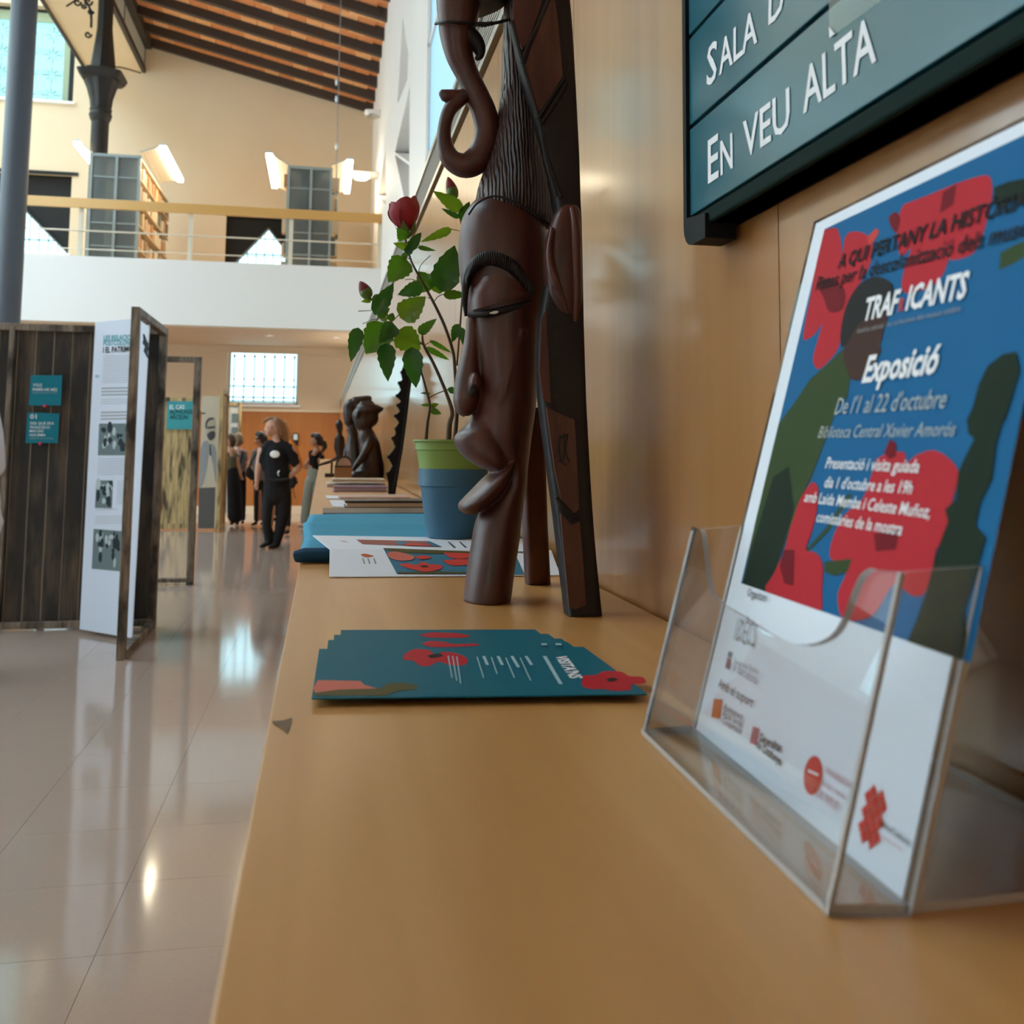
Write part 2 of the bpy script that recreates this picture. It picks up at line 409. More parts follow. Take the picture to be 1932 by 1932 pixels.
# wainscot panels and baseboard
zt = onY(520, 774, YB).z
x = -13.0
while x < 0.3:
    x1 = min(x+0.62, 0.32); MB().box((x+0.002, YB-0.03, 0.16), (x1-0.002, YB+0.01, zt-0.03)).build('panel', M_veneer_b, wall_back); x = x1
MB().box((-13.2, YB-0.045, zt-0.03), (0.32, YB+0.01, zt)).build('dado_cap', M_cream, wall_back)
struct(MB().box((-13.2, YB-0.045, 0), (0.32, YB, 0.16)).build('baseboard_back', M_cream))
n = 0
def window(h, bars=7, blind=None, frame=M_white, iron=True, glass=None, rose=False, Yw=None):
    global n; n += 1
    YB = Yw or 19.9; a, b, c, d = h; y = YB+0.24
    w = struct(MB().box((a, y, c), (b, y+0.012, d)).build('window_%d' % n, glass or M_glassc))
    f = MB(); t = 0.05
    f.box((a, y-0.03, c), (b, y+0.04, c+t)); f.box((a, y-0.03, d-t), (b, y+0.04, d)); f.box((a, y-0.03, c), (a+t, y+0.04, d)); f.box((b-t, y-0.03, c), (b, y+0.04, d))
    f.build('window_frame', frame, w)
    s = MB().box((a-0.05, YB-0.06, c-0.05), (b+0.05, y, c)); s.build('window_sill', M_white, w)
    if iron:
        for k in range(bars):
            u = a+(b-a)*(k+0.5)/bars; m_ = MB().tube([(u, y+0.15, c), (u, y+0.15, d-0.12)], 0.013, 6)
            m_.sphere((u, y+0.15, c+(d-c)*0.47), 0.022, 8, 6); m_.add([(u-0.03, y+0.15, d-0.14), (u+0.03, y+0.15, d-0.14), (u, y+0.15, d-0.06), (u, y+0.16, d-0.14)], [(0, 1, 2), (0, 3, 2), (1, 3, 2)])
            m_.build('iron_bar', M_dark, w)
        for zz in (0.07, 0.14, 0.34):
            MB().bar((a, y+0.15, c+(d-c)*zz), (b, y+0.15, c+(d-c)*zz), 0.012, 0.024).build('iron_rail', M_dark, w)
    return w
window(LOW)
for dx in (-3.4, -6.8, -10.2): window((LOW[0]+dx, LOW[1]+dx, LOW[2], LOW[3]))
def mez_window(h, tri):
    w = window(h, 9, iron=False, frame=M_dark, Yw=YU); YB = YU
    # black blackout board with a triangular opening
    a, b, c, d = h; y = YB+0.16; tri = [(tri[0][0], y, c), tri[1], (tri[2][0], y, c)]
    MB().poly([p for p in [(a, y, c), (max(tri[0][0], a), y, c), tri[1], (min(tri[2][0], b), y, c), (b, y, c), (b, y, d), (a, y, d)]], n=(0, 1, 0), depth=0.02).build('blackout_board', M_black, w)
    mb = MB(); e = Vector((0, -0.02, 0))
    mb.bar(Vector(tri[0])+e, Vector(tri[1])+e, 0.03, 0.13, (0, 1, 0)); mb.bar(Vector(tri[1])+e, Vector(tri[2])+e, 0.03, 0.13, (0, 1, 0)); mb.build('gable_trim', mat('grey_trim', (0.12, 0.13, 0.13), 0.6), w)
    for k in range(9):
        u = a+(b-a)*(k+0.5)/9; MB().tube([(u, YB+0.3, c), (u, YB+0.3, d)], 0.010, 6).build('iron_bar', M_dark, w)
    MB().bar((a, YB+0.3, c+0.32), (b, YB+0.3, c+0.32), 0.012, 0.024).build('iron_rail', M_dark, w)
    MB().box((a-0.05, YB-0.03, d-0.02), (b+0.12, YB, d+0.05)).build('blind_box', M_black, w)
    return w
P3 = lambda x, y: tuple(onY(x, y, YU+0.16))
mez_window(MEZ, [(P3(438, 497)[0], 0, 0), P3(507, 432), (-0.56, 0, 0)])
mez_window(MEZL, [(-6.94, 0, 0), P3(36, 385), (P3(132, 476)[0], 0, 0)])
for dx in (-3.0, -5.8): window((MEZL[0]+dx, MEZL[1]+dx, MEZL[2], MEZL[3]), 9, Yw=YU)
def upper_window(h):
    w = window(h, iron=False, frame=M_dark, glass=M_glassd, Yw=YU); YB = YU
    a, b, c, d = h; y = YB+0.24
    MB().box((b-0.26, y-0.06, c+0.02), (b-0.13, y-0.03, d)).build('green_jamb', mat('sage_paint', (0.30, 0.36, 0.24), 0.6), w)
    MB().box((b-0.13, y-0.10, c), (b, y-0.03, d)).build('dark_jamb', M_black, w)
    MB().box((a, y-0.06, d-0.28), (b, y-0.03, d-0.08)).build('green_head', MATS['sage_paint'], w)
    MB().box((a, YB-0.02, c-0.06), (b-0.13, y, c-0.005)).build('white_sill', M_white, w)  # lower sill strip in the same white paint as the other sills
    nx, nz = 3, 4
    for i in range(nx):
        for k in range(nz):
            cx = a+(b-0.26-a)*(i+0.5)/nx; cz = c+(d-0.28-c)*(k+0.5)/nz; mb = MB()
            for an in range(8):
                t = an*math.pi/4; r0, r1 = 0.05, 0.19 if an % 2 == 0 else 0.15
                mb.bar((cx+r0*math.cos(t), y+0.06, cz+r0*math.sin(t)), (cx+r1*math.cos(t), y+0.06, cz+r1*math.sin(t)), 0.01, 0.016, (0, 1, 0))
            mb.build('iron_rosette', mat('teal_iron', (0.10, 0.30, 0.33), 0.6), w)
    return w
upper_window(UPP)
for dx in (-3.0, -5.8): window((UPP[0]+dx, UPP[1]+dx, UPP[2], UPP[3]), 6, Yw=YU)

# ================================================================== other walls of the hall (left side and behind the camera)
def side_wall(name, fixed, u0, u1, z1, holes, axis):
    mb = MB()
    for a, b, c, d in wall_cells(u0, u1, 0, z1, holes):
        mb.box((fixed, a, c), (fixed-0.4, b, d)) if axis == 'x' else mb.box((a, fixed, c), (b, fixed-0.4, d))
    return struct(mb.build(name, M_plaster))
hl = [(y, y+2.6, 1.2, 4.6) for y in (4.4, 8.4, 12.4)]+[(y, y+2.6, 6.4, 10.4) for y in (0.4, 4.4, 8.4, 12.4, 16.4)]
wl = side_wall('wall_left', -13.2, -9, YU, 13, hl, 'x')
for h in hl:
    n += 1; w = struct(MB().box((-13.5, h[0], h[2]), (-13.51, h[1], h[3])).build('window_%d' % n, M_glassw))
    f = MB()
    for k in range(5): f.box((-13.53, h[0]+(h[1]-h[0])*k/4-0.03, h[2]), (-13.46, h[0]+(h[1]-h[0])*k/4+0.03, h[3]))
    for k in range(5): f.box((-13.53, h[0], h[2]+(h[3]-h[2])*k/4-0.03), (-13.46, h[1], h[2]+(h[3]-h[2])*k/4+0.03))
    f.build('window_frame', M_white, w)
hr = [(x, x+1.6, 0.2, 3.0) for x in (-10.4,)]
wr = side_wall('wall_front', -9.0, -13.2, 1.3, 13, hr, 'y')
for h in hr:
    n += 1; struct(MB().box((h[0], -9.2, h[2]), (h[1], -9.21, h[3])).build('window_%d' % n, M_glassw))

# ================================================================== right wall: veneer lining, grille, white upper wall
zw = 0.80+CAMZ; zg0, zg1 = zw+0.03, 0.957+CAMZ
wall_right = struct(MB().box((XW+0.012, -3, 0), (XU+0.5, YB, zw-0.03)).build('wall_right', M_veneer))
y = 0.655-0.6*6
while y < YB:
    y1 = min(y+0.6, YB); MB().box((XW, y+0.0008, 0), (XW+0.02, y1-0.0008, zw)).build('panel', M_veneer, wall_right); y = y1
M_slot = mat('dark_slot', (0.03, 0.02, 0.012), 0.8); M_grille = mat('grey_grille', (0.36, 0.33, 0.29), 0.5)
MB().box((XW+0.03, -3, zw-0.03), (XU, YB, zg0+0.002)).build('shadow_gap', M_slot, wall_right)
gb = MB().box((XW+0.035, -3, zg0), (XU, YB, zg1)).build('grille_back', M_slot, wall_right)
mb = MB(); k = 9
for i in range(k):
    z = zg0+0.012+(zg1-zg0-0.024)*(i+0.5)/k; mb.box((XW+0.002, -3, z-0.0027), (XW+0.030, YB, z+0.0027))
tag(mb.build('grille_slats', M_grille, wall_right), kind='stuff')
mb = MB()
for i in range(56): mb.box((XW+0.010, -2.9+i*0.4, zg0), (XW+0.031, -2.9+i*0.4+0.006, zg1))
tag(mb.build('grille_ribs', M_grille, wall_right), kind='stuff')
mb = MB().box((XW-0.004, -3, zg0-0.004), (XW+0.04, YB, zg0+0.010)).box((XW-0.004, -3, zg1-0.010), (XW+0.04, YB, zg1+0.004)); mb.build('grille_frame', M_alu, wall_right)
MB().box((XW+0.02, -3, zg1+0.004), (XU+0.2, YB, zg1+0.02)).build('ledge', M_white, wall_right)
# white upper wall with triangular niches and the tall blue window
xp = lambda px, py: (lambda v: (v.y, v.z))(onX(px, py, XU))
zr = lambda X: 9.29+(8.24-9.29)*(X+3.64)/(0.8+3.64)
outer = [(-9, zg1), (YU, zg1), (YU, 9.6), (-9, 9.6)]
tri = [[xp(760, 33), xp(770, 100), xp(769, 150), xp(750, 196)], [xp(773, 164), xp(772, 306), xp(745, 287)], [xp(745, 292), xp(772, 312), xp(772, 420), xp(762, 372)],
       [xp(728, 281), xp(728, 387), xp(713, 368)]]
win3 = [xp(808, 0)[0], 3.4, 2.75, 7.9]
wy = win3[0]
hol = tri+[[(wy, 2.6), (wy, 7.9), (3.4, 7.9), (3.4, 2.6)]]
T3 = lambda l: [(XU, a, b) for a, b in l]
wru = struct(MB().poly(T3(outer), [T3(h) for h in hol], n=(1, 0, 0), depth=0.28).build('wall_right_upper', M_white))
for h in tri: MB().poly(T3(h), n=(1, 0, 0), depth=0.02).build('niche_back', M_white, wru).location.x = 0.27
n += 1
w3 = struct(MB().box((XU+0.03, 3.4, 2.6), (XU+0.042, wy, 7.9)).build('window_%d' % n, M_glassb))
mb = MB()
for yy in (3.4, wy-0.05): mb.box((XU+0.01, yy, 2.6), (XU+0.06, yy+0.05, 7.9))
for zz in (2.6, 5.2, 7.85): mb.box((XU+0.01, 3.4, zz), (XU+0.06, wy, zz+0.05))
mb.build('window_frame', M_white, w3)

# ================================================================== lean-to roof: tiles between rafters
ce = struct(MB().hexa([(-3.93, -9, 10.0), (1.35, -9, 8.755), (1.35, YU+0.4, 8.755), (-3.93, YU+0.4, 10.0), (-3.93, -9, 10.14), (1.35, -9, 8.895), (1.35, YU+0.4, 8.895), (-3.93, YU+0.4, 10.14)]).build('ceiling', M_brick))
cb = base(ce); zc = lambda X: 10.0+(8.755-10.0)*(X+3.93)/(5.28)
sl = math.atan2(8.755-10.0, 5.28)
bm_ = bmesh.new(); bmesh.ops.create_cube(bm_, size=1); bmesh.ops.scale(bm_, vec=(0.306, 0.222, 0.03), verts=bm_.verts)
bme = bpy.data.meshes.new('brick'); bm_.to_mesh(bme); bm_.free(); bme.materials.append(M_brick)
bm2 = mat('terracotta_pale', (0.80, 0.42, 0.20), 0.85, 0.2, var=0.25, vscale=9); bme2 = bme.copy(); bme2.materials.clear(); bme2.materials.append(bm2)
raft = [YU-0.06-0.80*i for i in range(38)]
for i, y in enumerate(raft):
    MB().hexa([(-3.93, y-0.055, zc(-3.93)-0.205), (1.2, y-0.055, zc(1.2)-0.205), (1.2, y+0.055, zc(1.2)-0.205), (-3.93, y+0.055, zc(-3.93)-0.205),
               (-3.93, y-0.055, zc(-3.93)), (1.2, y-0.055, zc(1.2)), (1.2, y+0.055, zc(1.2)), (-3.93, y+0.055, zc(-3.93))]).build('rafter', M_beam, ce)
    if i < 7:
        for r in range(3):
            for k in range(15):
                X = -3.78+0.312*k+(0.14 if r % 2 else 0)
                if X > 0.84: continue
                o = bpy.data.objects.new('brick', bme if random.random() < 0.6 else bme2); COL.objects.link(o); o.parent = ce
                o.location = Vector((X, y-0.17-0.228*r, zc(X)-0.012-random.uniform(0, 0.006)))-cb; o.rotation_euler = (0, -sl, 0)
# nave roof with skylight, left aisle roof
struct(MB().box((-6.0, -9, 13.2), (-3.6, YU+0.4, 13.4)).box((-13.6, -9, 13.2), (-11.6, YU+0.4, 13.4)).build('ceiling_nave', M_plaster))
n += 1
sk = struct(MB().box((-11.6, 1, 13.25), (-6.0, YU+0.4, 13.265)).build('window_%d' % n, M_glassw))
mb = MB()
for i in range(12): mb.box((-11.6, 1+i*1.9, 13.1), (-6.0, 1+i*1.9+0.09, 13.24))
struct(MB().box((-11.6, -9, 13.2), (-6.0, 1, 13.4)).build('ceiling_front', M_plaster))
mb.build('skylight_frame', M_white, sk)
# longitudinal beam over the columns
ba, bb = onY(160, 130, YU), onY(270, 135, YU); zb = bb.z
tr = struct(MB().box((ba.x, -9, zb), (bb.x, YU, zb+0.25)).build('trim_1', M_plaster))
MB().box((ba.x-0.03, -9, zb-0.05), (ba.x+0.02, YU, zb+0.28)).build('edge_strip', M_beam, tr)
MB().box((bb.x-0.02, -9, zb-0.03), (bb.x+0.05, YU, zb+0.10)).build('lower_chord', M_beam, tr)
MB().box((bb.x-0.02, -9, zb+0.10), (bb.x+0.02, YU, zb+0.52)).build('fascia_panel', mat('pale_green_panel', (0.55, 0.60, 0.55), 0.5), tr)
MB().box((bb.x-0.02, -9, zb+0.50), (bb.x+0.16, YU, zb+0.72)).build('upper_chord', M_beam, tr)
for i in range(12): MB().box((bb.x+0.02, YU-0.03-2.2*i, zb+0.08), (bb.x+0.03, YU-2.2*i, zb+0.52)).build('panel_joint', M_beam, tr)
struct(MB().box((ba.x, -9, zb+0.25), (ba.x+0.25, YU, 13.2)).build('wall_clerestory', M_plaster))

# ================================================================== balcony
YE = 16.9; zs = onY(500, 652, YB).z; zf = onY(300, 489, YE).z
bal = struct(MB().box((-13.2, YE, zs), (XU, YE+0.12, zf)).box((-13.2, YE+0.1, zs+0.01), (XU, YB+0.4, zs+0.2)).build('floor_balcony', M_white))
MB().box((-13.2, YE+0.12, zs-0.02), (XU, YB, zs+0.01)).build('soffit', M_plaster, bal)
MB().box((-13.2, YE+0.1, zf-0.14), (XU, YU, zf-0.1)).build('upper_floor', M_plaster, bal)
struct(MB().box((-13.2, YB-0.06, zs-0.16), (0.32, YB, zs)).build('trim_2', M_plaster))
k = 0
for px_, py_, where in ((506, 631, 'in the middle of the balcony underside, above the barred window'), (None, -3.1, 'above the far pale stand'), (None, 0.2, 'close to the panelled wall'), (None, -4.9, 'behind the dark charred stand'), (None, -6.9, 'far left under the balcony')):
    X_ = onY(506, 631, 17.6).x if px_ else py_
    dl = empty('downlight', (X_, 17.9, zs-0.02), 'small round recessed downlight %s' % where, 'lamp', 'downlights under the balcony'); c = dl.location
    MB().lathe([(0.05, -0.012), (0.085, -0.012), (0.085, 0), (0.05, 0)], c, 20).build('ring', M_white, dl); MB().lathe([(0.0, -0.003), (0.05, -0.003)], c, 16).build('lens', mat('downlight_glow', (1, 1, 1), 0.5, emit=(1.0, 0.85, 0.62), estr=6), dl)
    ld = bpy.data.lights.new('downlight_bulb', 'SPOT'); ld.energy = 120; ld.color = (1.0, 0.91, 0.78); ld.spot_size = 2.5; ld.spot_blend = 0.8; ld.shadow_soft_size = 0.08
    lo_ = bpy.data.objects.new('bulb', ld); COL.objects.link(lo_); lo_.parent = dl; lo_.location = (0, 0, -0.05)
# ================================================================== balcony railing
M_rail = mat('honey_handrail', (0.62, 0.35, 0.11), 0.4); M_post = mat('cream_steel', (0.70, 0.64, 0.52), 0.4)
r0 = onY(300, 381, YE).z; r1 = onY(300, 400, YE).z; zm = onY(300, 441, YE).z; zl = onY(330, 476, YE).z
rl = empty('balcony_railing', (-2, YE+0.05, zf), 'honey coloured wooden handrail with thin cream rails on the white balcony', 'railing')
MB().hexa([(-13, YE-0.03, r1), (XU, YE-0.03, r1), (XU, YE+0.10, r1+0.02), (-13, YE+0.10, r1+0.02), (-13, YE, r0), (XU, YE, r0), (XU, YE+0.12, r0), (-13, YE+0.12, r0)]).build('handrail', M_rail, rl, bevel=0.006)
for px in (150, 358, 548, 716): x = onY(px, 470, YE+0.05).x; MB().box((x-0.035, YE+0.04, zf), (x+0.035, YE+0.07, r1+0.02)).build('post', M_post, rl)
for x in (-5.7, -7.4, -9.1, -10.8, -12.5): MB().box((x-0.035, YE+0.04, zf), (x+0.035, YE+0.07, r1+0.02)).build('post', M_post, rl)
MB().tube([(-13, YE+0.03, zm), (XU, YE+0.03, zm)], 0.014, 6).build('rail', M_post, rl); MB().tube([(-13, YE+0.06, zl), (XU, YE+0.06, zl)], 0.011, 6).build('rail', M_post, rl)
wr2 = MB().bar((-5.2, YU-0.08, zf+0.27), (XU-0.1, YU-0.08, zf+0.27), 0.03, 0.06).build('wall_rail', mat('tan_wood', (0.40, 0.28, 0.13), 0.5)); tag(wr2, 'slim tan wooden rail along the wall at the back of the balcony', 'rail')

# ================================================================== cast iron columns
def column(px, Y, m, label, capital_px):
    c = onY(px, 400, Y); x = c.x
    e = empty('iron_column', (x, Y, 0), label, 'column', None)
    r = 0.145
    MB().lathe([(0.30, 0), (0.30, 0.1), (0.24, 0.14), (0.22, 0.4), (0.16, 0.5)], (x, Y, 0), 24).build('column_base', m, e)
    z0 = capital_px; o = MB().lathe([(r, 0.45), (r, z0-0.3)], (x, Y, 0), 28).build('shaft', m, e, smooth=True)
    # capital: necking ring, fluted bell, abacus
    MB().lathe([(r, -0.32), (0.17, -0.27), (0.19, -0.2), (0.175, -0.15), (0.185, -0.1), (0.165, -0.08)], (x, Y, z0), 28).build('necking', m, e)
    cap = MB(); nn = 32; prof = [(0.165, -0.10), (0.185, 0.08), (0.24, 0.28), (0.30, 0.42)]
    k = 0; vs = []
    for rr, z in prof:
        for j in range(nn): th = 2*math.pi*j/nn; q = rr*(1+0.05*math.cos(8*th)); vs.append((x+q*math.cos(th), Y+q*math.sin(th), z0+z))
    cap.add(vs, [(i*nn+j, i*nn+(j+1) % nn, (i+1)*nn+(j+1) % nn, (i+1)*nn+j) for i in range(len(prof)-1) for j in range(nn)]); cap.build('capital_bell', m, e)
    ab = MB(); ab.loft([((x, Y, z0+0.40), 0.30, 0.30), ((x, Y, z0+0.45), 0.34, 0.34), ((x, Y, z0+0.52), 0.37, 0.37), ((x, Y, z0+0.54), 0.27, 0.27), ((x, Y, z0+0.60), 0.24, 0.24)], 4*6, 8); ab.build('abacus', m, e)
    up = MB(); up.loft([((x, Y, z0+0.58), 0.22, 0.22), ((x, Y, z0+1.35), 0.13, 0.13), ((x, Y, zb), 0.13, 0.13)], 8, 2); up.build('upper_shaft', m, e)
    return e, x, z0
e, cx_, z0 = column(181, 17.75, M_dark, 'dark iron column with flared capital rising behind the left bookcase', onY(180, 196, 17.75).z)
# scrolled bracket and curved strut on the dark column
sc = MB(); Yc = 17.6
def pyl(l): return [tuple(onY(x, y, Yc)) for x, y in l]
sc.tube(pyl(spline([(172, 52), (172, 30), (168, 12), (160, 0), (150, -10)])), 0.022, 6)
for cx0, cy0, rr in ((166, 65, 7), (146, 4, 8), (166, 3, 9), (171, 22, 6), (158, 12, 5)):
    sc.tube(pyl([(cx0+rr*math.cos(t)*(1-0.09*i), cy0+rr*math.sin(t)*(1-0.09*i)) for i, t in enumerate([k*0.75 for k in range(10)])]), 0.020, 5)
sc.tube(pyl([(125, 12), (150, -4)]), 0.016, 6); sc.build('scroll_bracket', M_dark, e)
MB().tube([tuple(onY(x, y, Yc)) for x, y in spline([(208, 127), (228, 127), (250, 133), (266, 138)])], 0.012, 6).build('tie_rod', M_dark, e)
column(24, 12.2, M_colgrey, 'smooth blue grey iron column at the left edge above the charred panel', onY(40, -60, 12.2).z)

# ================================================================== glass ended bookcases on the balcony
M_fr = mat('grey_green_steel', (0.30, 0.36, 0.37), 0.4); M_frost = frosted('smoked_glass', (0.5, 0.56, 0.58), (0.42, 0.48, 0.50), 0.45)
M_shelf = mat('pale_shelf', (0.62, 0.50, 0.34), 0.6)
bookcols = [(0.62, 0.42, 0.22), (0.50, 0.25, 0.12), (0.70, 0.58, 0.40), (0.35, 0.16, 0.08), (0.60, 0.50, 0.36), (0.12, 0.14, 0.12), (0.45, 0.32, 0.2), (0.72, 0.64, 0.5)]
bmats = [mat('book_cover_%d' % i, c, 0.6) for i, c in enumerate(bookcols)]
YC = 17.5; zfl = zf-0.1
def bookcase(xa, xb, ztop, label, rside, lside, seed):
    rnd = random.Random(seed); y0, y1 = YC, YU-0.6
    e = empty('bookcase', ((xa+xb)/2, (y0+y1)/2, zfl), label, 'bookcase')
    g = MB().box((xa+0.03, y0+0.01, zfl+0.02), (xb-0.03, y0+0.018, ztop-0.02)); g.build('glass_end', M_frost, e)
    t = 0.045; mx = (xa+xb)/2+0.02
    for x0, x1 in ((xa, xa+t), (mx-t/2, mx+t/2), (xb-t, xb)): MB().box((x0, y0-0.015, zfl), (x1, y0+0.03, ztop)).build('upright', M_fr, e)
    MB().box((xa, y0-0.01, ztop-0.05), (xb, y0+0.03, ztop)).build('top_bar', M_fr, e)
    H = ztop-zfl
    for k in range(1, 5): MB().box((xa+t, y0+0.0, zfl+H*k/5-0.012), (xb-t, y0+0.03, zfl+H*k/5+0.012)).build('cross_bar', M_fr, e)
    MB().box((mx-0.02, y0+0.05, zfl), (mx+0.02, y1, ztop-0.06)).build('spine', mat('shelf_spine', (0.25, 0.24, 0.22), 0.7), e)
    for k in range(0, 5): MB().box((xa+0.02, y0+0.04, zfl+H*k/5+0.02), (xb-0.02, y1, zfl+H*k/5+0.045)).build('shelf', M_shelf, e)
    MB().box((xa, y0+0.04, ztop-0.06), (xb, y1, ztop-0.03)).build('top', M_shelf, e)
    grp = 'books on the balcony shelves'
    for side, on in ((1, rside), (-1, lside)):
        if not on: continue
        for k in range(0, 5):
            yy = y0+0.12; zz = zfl+H*k/5+0.046
            while yy < y1-0.1:
                th = rnd.uniform(0.05, 0.13); hh = rnd.uniform(0.2, 0.3 if k < 4 else 0.235); dp = rnd.uniform(0.20, 0.27)
                if rnd.random() < 0.08: yy += 0.1; continue
                x0 = mx+side*0.03; x1 = mx+side*(0.03+dp*1.25)+side*(0.13 if seed == 'right' else 0.02)
                b = MB().box((min(x0, x1), yy, zz), (max(x0, x1), yy+th*0.95, zz+hh)).build('book', rnd.choice(bmats))
                bi = bmats.index(b.data.materials[0]); cn_ = ('tan', 'red brown', 'pale buff', 'dark brown', 'buff', 'blackish', 'mid brown', 'cream')[bi]; sh_ = ('lowest', 'second lowest', 'middle', 'second highest', 'highest')[k]
                tag(b, '%s bound book, %s shelf, %s flank of bookcase %s' % (cn_, sh_, 'right' if side > 0 else 'left', 'by the iron column' if seed == 'left' else 'near the white wall'), 'book', grp); yy += th
                if seed == 'right' and yy > y0+0.5: break
    return e
p1, p2 = onY(171, 288, YC), onY(267, 288, YC); q1, q2 = onY(543, 312, YC), onY(628, 312, YC)
bookcase(p1.x, p2.x, p1.z, 'glass ended bookcase on the balcony beside the dark iron column', True, False, 'left')
bookcase(q1.x, q2.x, q1.z, 'glass ended bookcase on the balcony nearer the white wall', True, True, 'right')
def lamp(pt, anchor, label):
    # trough lamp running along the case: luminous strip, ribbed reflector, arm
    a = onY(pt[0], pt[1], YC); b = Vector(anchor); y0, y1 = YC-0.05, YU-1.9
    e = empty('shelf_lamp', (a.x, (y0+y1)/2, a.z), label, 'lamp', 'trough lamps over the bookcases')
    s = 1 if a.x > b.x else -1
    MB().box((a.x-0.05, y0, a.z-0.045), (a.x+0.05, y1, a.z+0.01)).build('lamp_tube', M_lamp, e)
    MB().hexa([(a.x-0.06, y0, a.z+0.012), (a.x+0.06, y0, a.z+0.012), (a.x+0.06, y1, a.z+0.012), (a.x-0.06, y1, a.z+0.012), (a.x-0.03, y0, a.z+0.05), (a.x+0.03, y0, a.z+0.05), (a.x+0.03, y1, a.z+0.05), (a.x-0.03, y1, a.z+0.05)]).build('housing', mat('pale_blue_cap', (0.45, 0.6, 0.7), 0.4), e)
    for k in range(5):
        t0, t1 = k/5+0.02, (k+1)/5-0.02
        u = Vector((a.x-s*0.05, 0, a.z-0.01)); v = Vector((b.x, 0, b.z+0.02)); A, B = u.lerp(v, t0), u.lerp(v, t1)
        MB().hexa([(A.x, y0+0.1, A.z), (B.x, y0+0.1, B.z), (B.x, y1, B.z), (A.x, y1, A.z), (A.x, y0+0.1, A.z+0.012), (B.x, y0+0.1, B.z+0.012), (B.x, y1, B.z+0.012), (A.x, y1, A.z+0.012)]).build('reflector_slat', mat('cream_reflector', (0.75, 0.68, 0.55), 0.5), e)
    MB().bar((a.x, y0+0.02, a.z+0.03), (b.x, y0+0.02, b.z), 0.015, 0.015).build('arm', M_fr, e)
lamp((146, 270), p1+Vector((0.02, 0, 0)), 'bright trough lamp over the left flank of the bookcase by the iron column')
lamp((308, 278), p2-Vector((0.02, 0, 0)), 'bright trough lamp over the right flank of the bookcase by the iron column')
lamp((508, 292), q1+Vector((0.02, 0, 0)), 'bright trough lamp over the left flank of the bookcase near the white wall')
lamp((660, 304), q2-Vector((0.02, 0, 0)), 'bright trough lamp over the right flank of the bookcase near the white wall')

# wall spotlights near the white wall, hanging cable
def spot(px, py, Y, lit, label):
    a = onY(px, py, Y); e = empty('wall_spotlight', (XU, Y, a.z), label, 'lamp', 'spotlights on the white wall')
    w_ = XU-a.x
    MB().box((XU-0.03, Y-0.06, a.z-0.09), (XU, Y+0.06, a.z+0.09)).build('mount', M_white, e)
    MB().loft([((a.x+w_*0.45, Y, a.z-0.045), w_*0.5, 0.09), ((a.x+w_*0.45, Y, a.z+0.02), w_*0.55, 0.11), ((a.x+w_*0.45, Y, a.z+0.06), w_*0.5, 0.09)], 20, 4).build('body', M_white, e)
    MB().lathe([(0, 0), (0.12, 0), (0.12, 0.03)], (a.x+0.13, Y, a.z-0.065), 20).build('lens', M_lamp if lit else M_alu, e)
    for k in range(3): MB().lathe([(0, 0), (0.03, 0), (0.03, 0.02)], (a.x+0.3+0.07*k, Y, a.z-0.06), 12).build('vent', M_alu, e)
spot(690, 214, 18.2, False, 'unlit white spotlight on the white wall just under the roof'); spot(668, 330, 18.3, True, 'glowing spotlight on the white wall beside the right bookcase lamp')
Yk = 15.0; k0 = onY(636, -40, Yk); k1 = onY(633, 392, Yk)
cb_ = empty('hanging_cable', (k1.x, Yk, k1.z), 'thin grey cable hanging from the roof with small clear clips', 'cable')
MB().tube([(k1.x, Yk, 8.55), k1], 0.007, 5).build('wire', mat('grey_wire', (0.25, 0.25, 0.26), 0.4), cb_)
for py in (155, 187, 276): c = onY(634.5, py, Yk); MB().loft([((c.x, Yk, c.z-0.05), 0.012, 0.012), ((c.x, Yk, c.z), 0.022, 0.022), ((c.x, Yk, c.z+0.05), 0.012, 0.012)], 8).build('clip', mat('clear_clip', (0.7, 0.8, 0.88), 0.2), cb_)

# ================================================================== counter
ct = empty('long_counter', (0.147, 8, 0), 'long honey coloured wooden counter running along the panelled wall', 'counter')
XL = -0.026
MB().box((XL, -0.6, TOP-0.03), (XW-0.0045, 15.2, TOP)).build('worktop', M_counter, ct, bevel=0.0012)
for i in range(16): MB().box((XL+0.02, -0.6+i*0.9875, 0.08), (XL+0.04, -0.6+(i+1)*0.9875-0.003, TOP-0.03)).build('front_panel', M_counter, ct)
MB().box((XL+0.06, -0.6, 0), (XW-0.0045, 15.2, 0.08)).build('plinth', M_dark, ct)
pc = Plane((0, 0, TOP), (1, 0, 0), (0, 1, 0))
print_poly('chipped_edge', pc, [(513, 1362), (535, 1360), (551, 1355), (549, 1366), (545, 1381), (541, 1386), (537, 1380), (530, 1374), (520, 1370)], mat('worn_brown', (0.16, 0.10, 0.05), 0.8), ct, 0.0004)
